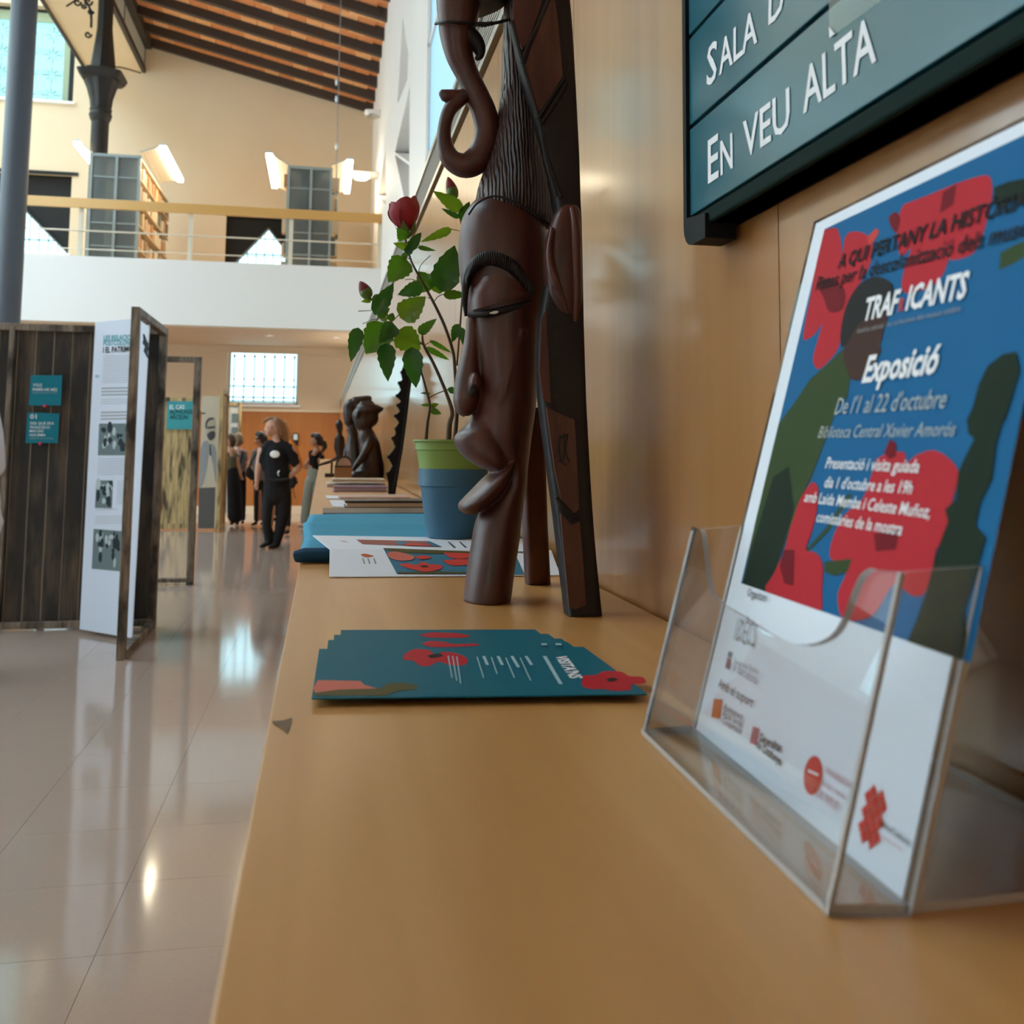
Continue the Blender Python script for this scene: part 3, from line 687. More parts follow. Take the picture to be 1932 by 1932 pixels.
# ================================================================== print colours
def ink(name, c, rough=0.45): return mat('ink_'+name, c, 0.5, 0.06)
I_white, I_blk = ink('white', (0.80, 0.82, 0.86)), ink('black', (0.012, 0.012, 0.016))
I_paper = mat('white_paper', (0.70, 0.76, 0.86), 0.5, 0.4); I_blue = ink('blue', (0.008, 0.115, 0.28), 0.3); I_red = ink('red', (0.44, 0.022, 0.035), 0.3)
I_char, I_brn = ink('charcoal', (0.018, 0.019, 0.02), 0.3), ink('brown', (0.055, 0.028, 0.024), 0.3)
I_grn, I_dgrn, I_maroon = ink('green', (0.035, 0.062, 0.022), 0.3), ink('dark_green', (0.009, 0.022, 0.013), 0.3), ink('maroon', (0.16, 0.008, 0.016), 0.3)
I_teal = ink('teal', (0.018, 0.20, 0.275), 0.35); I_tealb = ink('bright_teal', (0.05, 0.33, 0.40)); I_grey = ink('grey', (0.28, 0.29, 0.31)); I_dgrey = ink('dark_grey', (0.07, 0.07, 0.075))
I_orange = ink('orange', (0.5, 0.13, 0.05)); I_pink = ink('pink', (0.5, 0.16, 0.2)); I_salmon = ink('salmon', (0.55, 0.15, 0.11)); I_lred = ink('light_red', (0.55, 0.06, 0.05)); I_olive = ink('olive', (0.09, 0.08, 0.03))
I_photo = ink('photo_grey', (0.13, 0.17, 0.18)); I_photod = ink('photo_dark', (0.02, 0.03, 0.035)); I_photol = ink('photo_light', (0.40, 0.45, 0.46))

# ================================================================== directory sign on the wall
XS = XW-0.028
sp = Plane((XS, 0.6, 1.5), (0, -1, 0), (0, 0, 1))
sg = empty('directory_sign', onX(1300, 420, XW), 'teal wall directory sign with black frame and white lettering reading EN VEU ALTA', 'sign')
M_sign = mat('teal_sign', (0.010, 0.105, 0.150), 0.22, 0.5); M_sblk = mat('sign_black', (0.005, 0.006, 0.008), 0.6, 0.15); M_sedge = mat('sign_edge', (0.008, 0.020, 0.018), 0.8, 0.08)
a0 = sp.px(1302, 412); a1 = sp.px(1932, 8)[1]; bl = a0[1]; ul = a0[0]; ur = ul+0.75
h1 = sp.px(1302, 240)[1]-bl; h2 = sp.px(1302, 68)[1]-bl
def sbox(u0, u1, v0, v1, d0, d1):
    p = lambda u, v, d: tuple(sp.at(u, v, d)); return MB().hexa([p(u0, v0, d0), p(u1, v0, d0), p(u1, v0, d1), p(u0, v0, d1), p(u0, v1, d0), p(u1, v1, d0), p(u1, v1, d1), p(u0, v1, d1)])
for k in range(5):
    st = h2-h1; v0 = bl+(0 if k == 0 else h1+(k-1)*st); v1 = bl+h1+k*st
    sbox(ul, ur, v0+0.0018, v1-0.0018, -0.006, 0).build('slat', M_sign, sg, bevel=0.0008)
sbox(ul-0.002, ur, bl-0.012, bl+h1+5*st, -0.0275, -0.0045).build('backing', M_sblk, sg)
sbox(ul, ur, bl-0.012, bl, -0.0275, -0.0002).build('lower_edge', M_sedge, sg, bevel=0.002)
eb = sp.px(1297, 470)[1]; u_a = sp.px(1296, 420)[0]; u_b = sp.px(1337, 440)[0]
pts = [(u_a, bl+h1+5*st), (u_a, eb+0.018)]+[(u_a+0.018*(1-math.cos(t)), eb+0.018*(1-math.sin(t))) for t in (0.4, 0.8, 1.2, 1.57)]+[(u_b, eb), (u_b, bl-0.005), (ul, bl), (ul, bl+h1+5*st)]
MB().poly([sp.at(u, v, 0.003) for u, v in pts], n=sp.n, depth=-0.026).build('end_cap', M_sblk, sg)
hE = (sp.px(1338, 258)[1]-sp.px(1337, 346)[1])
mbx = MB()
print_text('x', sp, 'E', (1337, 346), (1357, 333), None, None, 0.0006, h=hE*0.93, bold=0.012, mb=mbx)
print_text('x', sp, 'N', (1361, 331), (1384, 315), None, None, 0.0006, h=hE*0.72, bold=0.012, mb=mbx)
print_text('x', sp, 'VEU', (1404, 300), (1492, 240), None, None, 0.0006, h=hE*0.74, bold=0.012, mb=mbx)
print_text('x', sp, 'ALTA', (1517, 214), (1655, 113), None, None, 0.0006, h=hE*0.76, bold=0.012, mb=mbx)
mbx.build('lettering', I_white, sg)
mbx = MB(); print_text('x', sp, 'S', (1334, 163), (1353, 150), None, None, 0.0006, h=hE*0.86, bold=0.012, mb=mbx)
print_text('x', sp, 'ALA', (1358, 142), (1430, 78), None, None, 0.0006, h=hE*0.70, bold=0.012, mb=mbx)
print_text('x', sp, 'D', (1451, 47), (1480, 25), None, None, 0.0006, h=hE*0.70, bold=0.012, mb=mbx); mbx.build('lettering', I_white, sg)
print_poly('tape', sp, [(1566, -10), (1568, 72), (1660, 5), (1700, -30)], clear('clear_tape', (0.86, 0.9, 0.86), rough=0.25), sg, 0.0009)
print_poly('tape_corner', sp, [(1567, 50), (1578, 64), (1568, 72)], I_white, sg, 0.0011)
b_ = onX(1352, 402, XW-0.01); MB().loft([((b_.x, b_.y, b_.z-0.004), 0.006, 0.008), ((b_.x, b_.y, b_.z+0.006), 0.006, 0.008)], 12).build('screw_boss', M_sblk, sg)

# ================================================================== acrylic holder and the poster in it
BL = Vector((0.206473, 0.53242719, CAMZ-0.15201)); BR = Vector((0.19923394, 0.32333397, CAMZ-0.15201)); TL = Vector((0.28287594, 0.52978203, CAMZ+0.1355465))
pp = Plane(BL, BR-BL, TL-BL)
po = empty('exhibition_poster', BL, 'A4 exhibition poster with red flowers on blue standing in the acrylic holder', 'poster')
PW, PH = 0.210, 0.297
mb = MB(); mb.poly([pp.at(0, 0), pp.at(PW, 0), pp.at(PW, PH), pp.at(0, PH)], n=pp.n, depth=-0.0004); mb.build('sheet', I_paper, po)
c2 = lambda l: [(1380+x/3.5, 280+y/3.5) for x, y in l]; c3 = lambda l: [(1200+x/2.64, 780+y/2.64) for x, y in l]; c4 = lambda l: [(1180+x/2.569, 1180+y/2.569) for x, y in l]
A = pp.px(1548, 436); B = pp.px(1405, 1106); C_ = pp.px(1833, 1246)
ax0, ax1, ay0, ay1 = (A[0]+B[0])/2, C_[0], (B[1]+C_[1])/2, A[1]
k_ = 0.00012
def pr(name, pts, m, lv, sm=0, pix=True):
    # clip to the picture area
    q = [pp.px(*p) for p in (spline(list(pts)+[pts[0]], sm)[:-1] if sm else pts)] if pix else pts
    q = [(min(max(a, ax0), ax1), min(max(b, ay0), ay1)) for a, b in q]
    return print_poly(name, pp, q, m, po, k_*lv, pix=False)
pr('picture_ground', [(ax0, ay0), (ax1, ay0), (ax1, ay1), (ax0, ay1)], I_blue, 1, pix=False)
pr('printed_flower', c2([(585, 550), (690, 525), (722, 600), (735, 700), (752, 590), (800, 550), (890, 568), (935, 640), (925, 740), (880, 850), (800, 960), (745, 1090), (715, 1300), (650, 1400), (575, 1460), (540, 1395), (565, 1290), (600, 1160), (550, 1230), (480, 1265), (490, 1150), (520, 1000), (545, 850)]), I_red, 2, 3)
pr('printed_flower', c2([(1140, 370), (1300, 310), (1480, 235), (1640, 185), (1710, 190), (1725, 300), (1700, 440), (1650, 600), (1590, 700), (1470, 740), (1440, 730), (1400, 830), (1330, 910), (1230, 945), (1150, 955), (1125, 900), (1150, 780), (1190, 660), (1120, 715), (1100, 600), (1095, 480)]), I_red, 2, 3)
pr('printed_shade', c2([(1400, 290), (1490, 235), (1470, 370), (1380, 430)]), I_maroon, 3)
pr('printed_shade', c2([(560, 900), (640, 860), (750, 930), (740, 1060), (650, 1080), (610, 980)]), I_maroon, 3, 3)
pr('printed_stamen', c2([(1040, 460), (1085, 420), (1120, 470), (1095, 560), (1060, 520)]), I_maroon, 3, 3)
pr('printed_stamen', c2([(900, 590), (960, 530), (975, 560), (940, 620), (915, 640)]), I_lred, 3, 3)
pr('printed_leaf', c2([(1735, 260), (1830, 220), (1960, 195), (1960, 340), (1870, 350), (1750, 380)]), I_dgrn, 2)
pr('printed_leaf', c2([(1780, 690), (1870, 640), (1990, 590), (1980, 690), (1870, 760), (1770, 805)]), I_grn, 2)
pr('printed_figure', [(1590, 660), (1597, 690), (1605, 715), (1600, 750), (1580, 766), (1575, 785), (1564, 814), (1545, 867), (1530, 905), (1510, 943), (1488, 1007), (1465, 1075), (1450, 1125), (1400, 1110), (1425, 990), (1470, 800), (1500, 760), (1530, 715), (1565, 685)], I_grn, 3)
pr('printed_figure', [(1460, 900), (1490, 880), (1500, 960), (1465, 1075), (1450, 1125), (1400, 1110), (1430, 1000)], I_dgrn, 3.5)
pr('printed_face', c2([(1040, 1080), (1030, 1150), (1010, 1200), (1000, 1260), (985, 1300), (995, 1340), (970, 1380), (960, 1420), (900, 1440), (860, 1530), (790, 1520), (760, 1440), (740, 1340), (790, 1250), (830, 1180), (900, 1100)]), I_brn, 4, 2)
pr('printed_hair', c2([(735, 1320), (725, 1240), (750, 1090), (800, 970), (870, 885), (960, 848), (1050, 880), (1078, 940), (1060, 1010), (1040, 1080), (960, 1110), (870, 1140), (820, 1200), (770, 1290)]), I_char, 5, 3)
pr('printed_flower', c3([(880, 340), (910, 370), (905, 480), (880, 590), (850, 680), (900, 695), (935, 760), (930, 880), (920, 1000), (800, 960), (650, 890), (690, 800), (740, 690), (770, 580), (820, 430)]), I_red, 4, 3)
pr('printed_shade', c3([(740, 680), (795, 680), (790, 860), (745, 850), (720, 760)]), I_maroon, 5)
pr('printed_flower', c3([(1200, 230), (1260, 200), (1340, 195), (1350, 250), (1400, 210), (1480, 185), (1550, 215), (1610, 290), (1590, 400), (1560, 520), (1555, 600), (1500, 680), (1480, 780), (1440, 900), (1370, 905), (1290, 850), (1200, 990), (1120, 1030), (1030, 1020), (1010, 900), (1050, 800), (1030, 745), (970, 720), (985, 620), (1040, 510), (1130, 430), (1170, 330)]), I_red, 4, 3)
pr('printed_shade', c3([(1190, 600), (1320, 580), (1300, 680), (1200, 690)]), I_maroon, 5)
pr('printed_stamen', c3([(1240, 200), (1270, 130), (1300, 150), (1300, 215), (1270, 230)]), I_maroon, 5)
pr('printed_leaf', c3([(945, 740), (1080, 725), (1060, 790), (990, 810), (945, 790)]), I_grn, 5)
pr('printed_stem', c3([(1060, 400), (1080, 405), (960, 590), (850, 700), (840, 690), (950, 570)]), I_grn, 3)
pr('printed_figure', [(1826, 800), (1837, 771), (1849, 726), (1866, 691), (1894, 669), (1920, 664), (1927, 700), (1915, 740), (1900, 790)]+c3([(1830, 50), (1800, 160), (1780, 330), (1720, 450), (1700, 560), (1750, 620), (1700, 800), (1640, 980), (1655, 1100), (1630, 1230), (1350, 1180), (1400, 1040), (1450, 900), (1490, 740), (1530, 620), (1560, 540), (1545, 480), (1600, 430), (1610, 300), (1640, 230), (1690, 130), (1660, 100), (1655, 30)]), I_dgrn, 5)
def pt(body, p0, p1, m=I_white, hk=1.0, lv=8, **kw): print_text('printed_text', pp, body, p0, p1, m, po, k_*lv, hk, **kw)
pt('A QUI PERTANY LA HISTÒRIA?', (1582, 508), (1950, 388), I_blk, 1.0, bold=0.02)
pt('Pistes per la descolonització dels museus', (1541, 549), (1975, 437), I_blk, 1.0, bold=0.01)
pt('TRAF', (1630, 606), (1694, 591), hk=1.25, bold=0.03); pt('R', (1697, 590), (1707, 587), I_lred, 1.25, bold=0.02); pt('ICANTS', (1711, 586), (1824, 562), hk=1.25, bold=0.03)
pt('història colonial i les col·leccions dels museus catalans', (1620, 630), (1815, 588), I_grey)
pt('Exposició', (1629, 722), (1770, 704), hk=1.15, bold=0.03, shear=0.15)
pt("De l'1 al 22 d'octubre", (1577, 783), (1786, 771), I_photol, 1.15, shear=0.15); pt('Biblioteca Central Xavier Amorós', (1546, 827), (1804, 824), I_photol, 1.05, shear=0.2)
pt('Presentació i visita guiada', (1560, 884), (1736, 893), shear=0.15, bold=0.01); pt("dia 1 d'octubre a les 19h", (1558, 920), (1723, 933), shear=0.15, bold=0.01)
pt('amb Laida Memba i Celeste Muñoz,', (1520, 947), (1757, 979), shear=0.15, bold=0.01); pt('comissàries de la mostra', (1543, 985), (1704, 1011), shear=0.15, bold=0.01)
pt('Organitzen', (1412, 1125), (1448, 1136), I_blk, 1.1)
pt('IDECS', *c4([(530, 70), (630, 108)]), I_grey, 1.6)
def pbox(l, m): print_poly('printed_logo', pp, c4(l), m, po, k_*3)
pbox([(497, 150), (503, 125), (524, 132), (516, 160)], I_dgrey); pbox([(487, 205), (497, 155), (515, 162), (507, 218)], I_maroon)
for a, b in (((530, 185), (650, 240)), ((520, 215), (645, 290))): pt('Universitat Rovira' if a[1] < 200 else 'de Barcelona', *c4([a, b]), I_grey, 1.0)
pt('Amb el suport', *c4([(455, 300), (622, 400)]), I_blk, 0.9)
pbox([(432, 355), (474, 360), (462, 455), (418, 445)], I_orange)
for i, b in enumerate(('Ajuntament', 'Acció Social', 'i Cooperació')): pt(b, *c4([(482-6*i, 410+30*i), (575-3*i, 462+34*i)]), I_blk, 0.9)
for i in range(4): pbox([(622+9*i, 488+3*i), (627+9*i, 490+3*i), (610+9*i, 575+3*i), (604+9*i, 572+3*i)], I_pink)
pt('Generalitat', *c4([(655, 560), (762, 618)]), I_blk, 1.0, bold=0.02); pt('de Catalunya', *c4([(642, 592), (760, 682)]), I_blk, 1.0, bold=0.02)
cc = pp.px(*c4([(912, 727)])[0]); r_ = 0.0078
print_poly('printed_logo', pp, [(cc[0]+r_*math.cos(t*0.262), cc[1]+r_*math.sin(t*0.262)) for t in range(24)], I_lred, po, k_*3, pix=False)
print_poly('printed_logo', pp, [(cc[0]-r_*0.6, cc[1]), (cc[0]+r_*0.6, cc[1]+0.001), (cc[0]+r_*0.6, cc[1]+0.002), (cc[0]-r_*0.6, cc[1]+0.001)], I_white, po, k_*4, pix=False)
for i, b in enumerate(('UNIVERSITAT', 'ROVIRA I VIRGILI', 'DE REUS')): pt(b, *c4([(975-20*i, 715+57*i), (1110-35*i, 800+50*i)]), I_pink, 0.9)
cc = pp.px(*c4([(1200, 928)])[0]); mb = MB()
for i in range(-2, 3):
    for j in range(-3, 4):
        if (i+j) % 2 == 0 and abs(i)+abs(j) < 5:
            u, v = cc[0]+i*0.0028, cc[1]+j*0.0028; mb.poly([pp.at(u+dx, v+dy, k_*3) for dx, dy in ((-0.0026, 0), (0, -0.0026), (0.0026, 0), (0, 0.0026))], n=pp.n)
mb.build('printed_logo', I_lred, po)
pt('ReusCultura', *c4([(1248, 975), (1385, 1072)]), I_blk, 0.9); pt('Ajuntament de Reus', *c4([(1240, 1022), (1355, 1098)]), I_lred, 0.7)

# the holder itself
M_acr = clear('clear_acrylic', (0.95, 0.955, 0.96), rough=0.03); M_acre = mat('acrylic_edge', (0.42, 0.40, 0.40), 0.12, 0.8)
ah = empty('leaflet_holder', (0.19, 0.43, TOP), 'clear acrylic sign holder with notched front pocket on the counter', 'holder')
tA = 0.003
ub, un = pp.u, pp.v
def slab(name, pl, pts, th=tA, pix=True, d0=0.0):
    q = [pl.px(*p) if pix else p for p in pts]
    return MB().poly([pl.at(a, b, d0) for a, b in q], n=pl.n, depth=-th, mi=0, mi_side=1).build(name, [M_acr, M_acre], ah)
slab('back_plate', pp, [(-0.006, -0.003), (PW+0.004, -0.003), (PW+0.004, PH+0.003), (-0.006, PH+0.003)], pix=False, d0=-0.001)
fo = onZ(1555, 1722, TOP+0.0005); fp = Plane(onZ(1210, 1385, TOP+0.0005), fo-onZ(1210, 1385, TOP+0.0005), TL-BL)
rt = fp.px(1690, 1078); rb = fp.px(1555, 1722); lb = fp.px(1210, 1385); lt = fp.px(1303, 1000)
pts = [(0, 0), (rb[0], 0), (rb[0], rt[1])]+[fp.px(*p) for p in spline([(1640, 1072), (1622, 1085), (1606, 1120), (1590, 1165), (1565, 1200), (1520, 1216), (1465, 1203), (1400, 1162), (1348, 1128), (1334, 1090), (1328, 1040), (1323, 1003), (1315, 996)], 3)]+[(0, lt[1]+0.002)]
slab('front_pocket', fp, pts, pix=False)
def quad(name, P):
    P = [Vector(p) for p in P]; nn_ = (P[1]-P[0]).cross(P[3]-P[0]).normalized()
    return MB().poly(P, n=nn_, depth=tA, mi=0, mi_side=1).build(name, [M_acr, M_acre], ah)
fpa = lambda u, v: fp.at(u, v); bpa = lambda u, v: pp.at(u, v)
quad('side_panel', [fpa(rb[0], 0), bpa(PW+0.004, -0.003), bpa(PW+0.004, rt[1]), fpa(rb[0], rt[1])])
quad('side_panel', [fpa(0, 0), bpa(-0.006, -0.003), bpa(-0.006, lt[1]), fpa(0, lt[1])])
quad('pocket_floor', [fpa(0, 0), fpa(rb[0], 0), bpa(PW+0.004, -0.003), bpa(-0.006, -0.003)])
ft = lambda u: Vector(pp.at(u, 0.0))
x3 = 0.305
quad('rear_strut', [pp.at(-0.006, 0.24, -0.006), pp.at(PW+0.004, 0.24, -0.006), (x3, BR.y, TOP+0.001), (x3, BL.y, TOP+0.001)])
quad('base_plate', [bpa(-0.006, -0.003)+Vector((0.001, 0, 0)), bpa(PW+0.004, -0.003)+Vector((0.001, 0, 0)), (x3, BR.y-0.002, TOP+0.0006), (x3, BL.y, TOP+0.0006)])

# ================================================================== fanned leaflets
lp = Plane((0, 0, TOP+0.005), (1, 0, 0), (0, 1, 0))
f0, f1, b0, b1 = [lp.px(*p) for p in ((588, 1318), (1222, 1310), (608, 1222), (1186, 1226))]
base_c = [f0, f1, (f1[0]-0.001, f1[1]+0.150), (f0[0]+0.004, f0[1]+0.150)]
names = ['topmost teal leaflet of the fanned pile, printed with a red flower and white lines', 'second teal leaflet from the top of the fanned pile', 'third teal leaflet from the top of the fanned pile', 'fourth teal leaflet from the top of the fanned pile', 'lowest teal leaflet of the fanned pile, furthest towards the carved statue']
offs = [(0, 0, 0), (0.007, 0.026, 0), (0.007, 0.046, 0), (0.012, 0.074, 0), (0.018, 0.102, 0)]
tops = []
for k in range(5):
    dx, dy, _ = offs[k]; z = TOP+0.0052-0.0011*k; e = empty('leaflet', (0.1, 0.72, z), names[k], 'leaflet', 'fanned teal leaflets')
    nx = 14; vs = []; fs = []
    c = [(x+dx*(1 if i in (0, 3) else -0.9*(1 if k else 0)), y+dy) for i, (x, y) in enumerate(base_c)]
    for j in range(2):
        for i in range(nx+1):
            t = i/nx; a, b = (c[0], c[1]) if j == 0 else (c[3], c[2]); x = a[0]+(b[0]-a[0])*t; y = a[1]+(b[1]-a[1])*t
            vs.append((x, y, z)); vs.append((x, y, z-0.0008))
    s_ = 2*(nx+1)
    for i in range(nx):
        a = 2*i; fs += [(a, a+2, s_+a+2, s_+a), (a+1, s_+a+1, s_+a+3, a+3), (a, a+1, a+3, a+2), (s_+a, s_+a+2, s_+a+3, s_+a+1)]
    fs += [(0, s_, s_+1, 1), (s_-2, s_-1, 2*s_-1, 2*s_-2)]
    MB().add(vs, fs).build('sheet', ink('leaflet_teal', (0.010, 0.115, 0.165), 0.3), e); tops.append(e)
c5 = lambda l: [(560+x/2.76, 1140+y/2.76) for x, y in l]
lp = Plane((0, 0, TOP+0.0052), (1, 0, 0), (0, 1, 0)); T0 = tops[0]
def lpr(name, l, m, lv=1, sm=3, pl=lp, par=T0): print_poly(name, pl, c5(l), m, par, 0.00012*lv, sm=sm)
lpr('printed_flower', [(560, 262), (610, 235), (690, 240), (720, 262), (770, 248), (850, 262), (890, 290), (870, 318), (800, 318), (740, 300), (690, 322), (640, 320), (610, 296), (555, 288)], I_red)
lpr('printed_flower_heart', [(680, 268), (740, 258), (760, 272), (700, 282)], I_char, 2)
lpr('printed_flower', [(1490, 372), (1560, 368), (1600, 350), (1690, 352), (1730, 375), (1800, 380), (1815, 412), (1740, 420), (1740, 445), (1650, 452), (1600, 442), (1520, 442), (1485, 420)], I_red)
lpr('printed_flower_heart', [(1610, 392), (1650, 384), (1670, 396), (1630, 406)], I_char, 2)
lpr('printed_blot', [(110, 396), (330, 400), (350, 420), (420, 440), (390, 452), (100, 468), (85, 440)], I_salmon, 1, 0)
lpr('printed_blot', [(100, 462), (220, 446), (440, 440), (470, 415), (560, 410), (630, 425), (620, 445), (520, 455), (460, 478), (90, 478)], I_olive, 2, 0)
mb = MB()
def strip(x0, y0, x1, y1, w): 
    q = [lp.px(*p) for p in c5([(x0, y0), (x0+w, y0), (x1+w, y1), (x1, y1)])]; mb.poly([lp.at(a, b, 0.0003) for a, b in q], n=(0, 0, 1))
for x0, y0, x1, y1 in ((785, 270, 805, 385), (808, 272, 830, 400), (830, 274, 850, 415), (935, 275, 970, 385), (1010, 278, 1040, 365), (1085, 280, 1130, 385), (1160, 280, 1215, 400)): strip(x0, y0, x1, y1, 6)
for x0, x1 in ((965, 985), (1040, 1062), (1112, 1146), (1185, 1215)): strip(x0, 272, x1, 318 if x0 != 1112 else 330, 16)
strip(1280, 272, 1365, 418, 20)
for x in (1270, 1345): strip(x, 205, x+6, 215, 30)
mb.build('printed_lines', ink('pale_blue', (0.35, 0.5, 0.55)), T0)
print_text('printed_text', lp, "VISITA'NS", *c5([(1345, 272), (1425, 388)]), I_white, T0, 0.0003, h=0.0085, bold=0.03)
lp2 = Plane((0, 0, TOP+0.0041), (1, 0, 0), (0, 1, 0))
for k, l in ((1, [(650, 205), (700, 192), (780, 200), (820, 208), (930, 206), (945, 216), (850, 222), (700, 224)]), (3, [(640, 160), (700, 148), (790, 150), (860, 155), (900, 168), (860, 176), (700, 175), (660, 168)])):
    z = TOP+0.0052-0.0011*k; pl = Plane((0, 0, z), (1, 0, 0), (0, 1, 0)); print_poly('printed_flower', pl, c5(l), I_red, tops[k], 0.0002, sm=3)

# ================================================================== blue cloth and the printed sheets
M_cloth = mat('blue_cloth', (0.045, 0.29, 0.46), 0.75, 0.2, var=0.15, vscale=25, stretch=(1, 6, 1)); M_navy = mat('navy_card', (0.004, 0.055, 0.13), 0.6, 0.3)
nx, ny = 24, 40; vs = []
Y0, Y1 = 1.40, 2.28
for j in range(ny+1):
    t = j/ny; y = Y0+(Y1-Y0)*t
    for i in range(nx+1):
        s = i/nx; x = -0.027+(0.312+0.027)*s; w = (0.0016*math.sin(30*y+3*s)+0.002*math.sin(17*y-2*s+1))
        vs.append((x+0.004*math.sin(9*y), y+0.006*math.sin(5*s), TOP+0.0185-0.010*t+w*min(1, 4*min(t+0.1, 1.1-t))))
m_ = (nx+1)*(ny+1); vs2 = [(a, b, TOP+0.0008) for a, b, c in vs]
fs = [(j*(nx+1)+i, j*(nx+1)+i+1, (j+1)*(nx+1)+i+1, (j+1)*(nx+1)+i) for j in range(ny) for i in range(nx)]
rim = [i for i in range(nx+1)]+[(j+1)*(nx+1)-1 for j in range(1, ny+1)]+[ny*(nx+1)+i for i in range(nx-1, -1, -1)]+[j*(nx+1) for j in range(ny-1, 0, -1)]
fs += [(rim[k], rim[(k+1) % len(rim)], m_+rim[(k+1) % len(rim)], m_+rim[k]) for k in range(len(rim))]+[tuple(m_+q for q in f[::-1]) for f in fs]
tag(MB().add(vs+vs2, fs).build('table_cloth', M_cloth, smooth=True), 'rumpled bright blue cloth laid across the counter under the printed sheets', 'cloth')
# navy folded box edge standing out over the counter edge
a = [onZ(x, y, TOP+z) for x, y, z in ((562, 1032, 0.012), (640, 1040, 0.012), (640, 1062, 0.001), (566, 1052, 0.001))]
mb = MB(); xl = onZ(562, 1032, TOP+0.012).x
prof = [(Y0-0.012, 0.001), (Y0-0.020, 0.008), (Y0-0.020, 0.016), (Y0-0.013, 0.0205), (Y0-0.004, 0.0205), (Y0-0.004, 0.0009)]
nn = len(prof); vs = [(x, y, TOP+z) for x in (xl-0.004, xl+0.01, 0.306, 0.31) for y, z in prof]
vs[:nn] = [(xl-0.004+0.004*(i in (0, 5)), y*0.6+0.4*(Y0-0.02), TOP+0.001+(z)*0.75) for i, (y, z) in enumerate(prof)]
fs = [(r*nn+i, r*nn+(i+1) % nn, (r+1)*nn+(i+1) % nn, (r+1)*nn+i) for r in range(3) for i in range(nn)]+[tuple(range(nn))[::-1], tuple(3*nn+i for i in range(nn))]
tag(mb.add(vs, fs).build('folded_bag', M_navy, bevel=0.002), 'dark navy folded edge jutting over the counter beneath the printed sheets', 'cloth')
def sheet(name, label, pts, zz, grp):
    # pts: four pixels FL, FR, BR, BL with heights above the counter
    P = [onZ(x, y, TOP+z) for (x, y), z in zip(pts, zz)]; e = empty(name, P[0], label, 'poster', grp)
    pl = Plane(P[0], P[1]-P[0], P[3]-P[0]); P[2] = onP(*pts[2], pl.o, pl.n); mb = MB(); n_ = Vector((0, 0, -0.001))
    mb.hexa([P[0]+n_, P[1]+n_, P[2]+n_, P[3]+n_, P[0], P[1], P[2], P[3]]); mb.build('sheet', I_paper, e); return e, pl
s1, pl1 = sheet('printed_sheet', 'nearer white printed poster sheet with red round logo lying over the blue cloth', [(621, 1088), (1057, 1085), (1040, 1038), (622, 1036)], (0.0016, 0.0016, 0.0235, 0.0235), 'printed sheets on the counter')
s2, pl2 = sheet('printed_sheet', 'further white printed poster sheet tucked behind, touching the blue flowerpot', [(622, 1036), (1035, 1040), (985, 1016), (590, 1010)], (0.0222, 0.0222, 0.0212, 0.0212), 'printed sheets on the counter')
def art(e, pl, l, m, lv, sm=0): print_poly('printed_art', pl, l, m, e, 0.0004*lv, sm=sm)
c6 = lambda l: [(580+x/8.05, 860+y/8.05) for x, y in l]
art(s1, pl1, c6([(1150, 1405), (1360, 1800), (3300, 1810), (3150, 1480), (2000, 1455)]), ink('sheet_blue', (0.05, 0.17, 0.27)), 1)
art(s1, pl1, c6([(1170, 1430), (1400, 1480), (2700, 1520), (2700, 1470), (1600, 1425), (1150, 1408)]), I_olive, 2)
art(s1, pl1, c6([(1210, 1490), (1330, 1465), (1500, 1500), (1620, 1540), (1590, 1590), (1400, 1605), (1250, 1560)]), I_salmon, 3, 3)
art(s1, pl1, c6([(1640, 1540), (1750, 1525), (1880, 1550), (1830, 1575), (1700, 1580)]), I_lred, 3, 3)
art(s1, pl1, c6([(1390, 1665), (1520, 1645), (1650, 1670), (1750, 1620), (1850, 1660), (1950, 1660), (2050, 1690), (2000, 1740), (1800, 1775), (1650, 1750), (1500, 1710)]), I_lred, 3, 3)
art(s1, pl1, c6([(1700, 1690), (1800, 1680), (1850, 1700), (1760, 1710)]), I_char, 4)
art(s1, pl1, c6([(2060, 1480), (2500, 1500), (2450, 1560), (2200, 1570)]), I_lred, 3, 3)
art(s1, pl1, c6([(2050, 1600), (2450, 1580), (2500, 1650), (2200, 1680)]), I_lred, 3, 3)
art(s1, pl1, c6([(1380, 1775), (1900, 1765), (2600, 1775), (2600, 1800), (1370, 1800)]), I_olive, 2)
art(s1, pl1, c6([(810, 1500), (880, 1490), (980, 1515), (1000, 1530), (920, 1545), (840, 1530)]), I_orange, 1, 3)
for x in (830, 910, 1000): art(s1, pl1, c6([(x, 1560), (x+20, 1560), (x+50, 1645), (x+25, 1645)]), I_grey, 1)
art(s1, pl1, c6([(3350, 1490), (3370, 1490), (3480, 1720), (3450, 1720)]), I_dgrey, 1)
art(s2, pl2, c6([(740, 1275), (840, 1345), (2050, 1390), (1860, 1300)]), ink('sheet_grey_red', (0.28, 0.08, 0.07)), 1)
art(s2, pl2, c6([(1330, 1300), (1480, 1310), (1560, 1350), (1380, 1365)]), ink('sheet_blue', (0.05, 0.17, 0.27)), 2); art(s2, pl2, c6([(1800, 1310), (1860, 1305), (2030, 1385), (1900, 1382)]), ink('sheet_blue', (0, 0, 0)), 2)
art(s2, pl2, c6([(1450, 1350), (1600, 1340), (1900, 1370), (1850, 1384), (1500, 1372)]), I_lred, 3)
art(s2, pl2, c6([(480, 1290), (560, 1298), (640, 1320), (560, 1312)]), I_pink, 1)
for x0 in (2130, 2300): art(s2, pl2, c6([(x0, 1310), (x0+25, 1310), (x0+130, 1400), (x0+90, 1400)]), I_dgrey, 1)
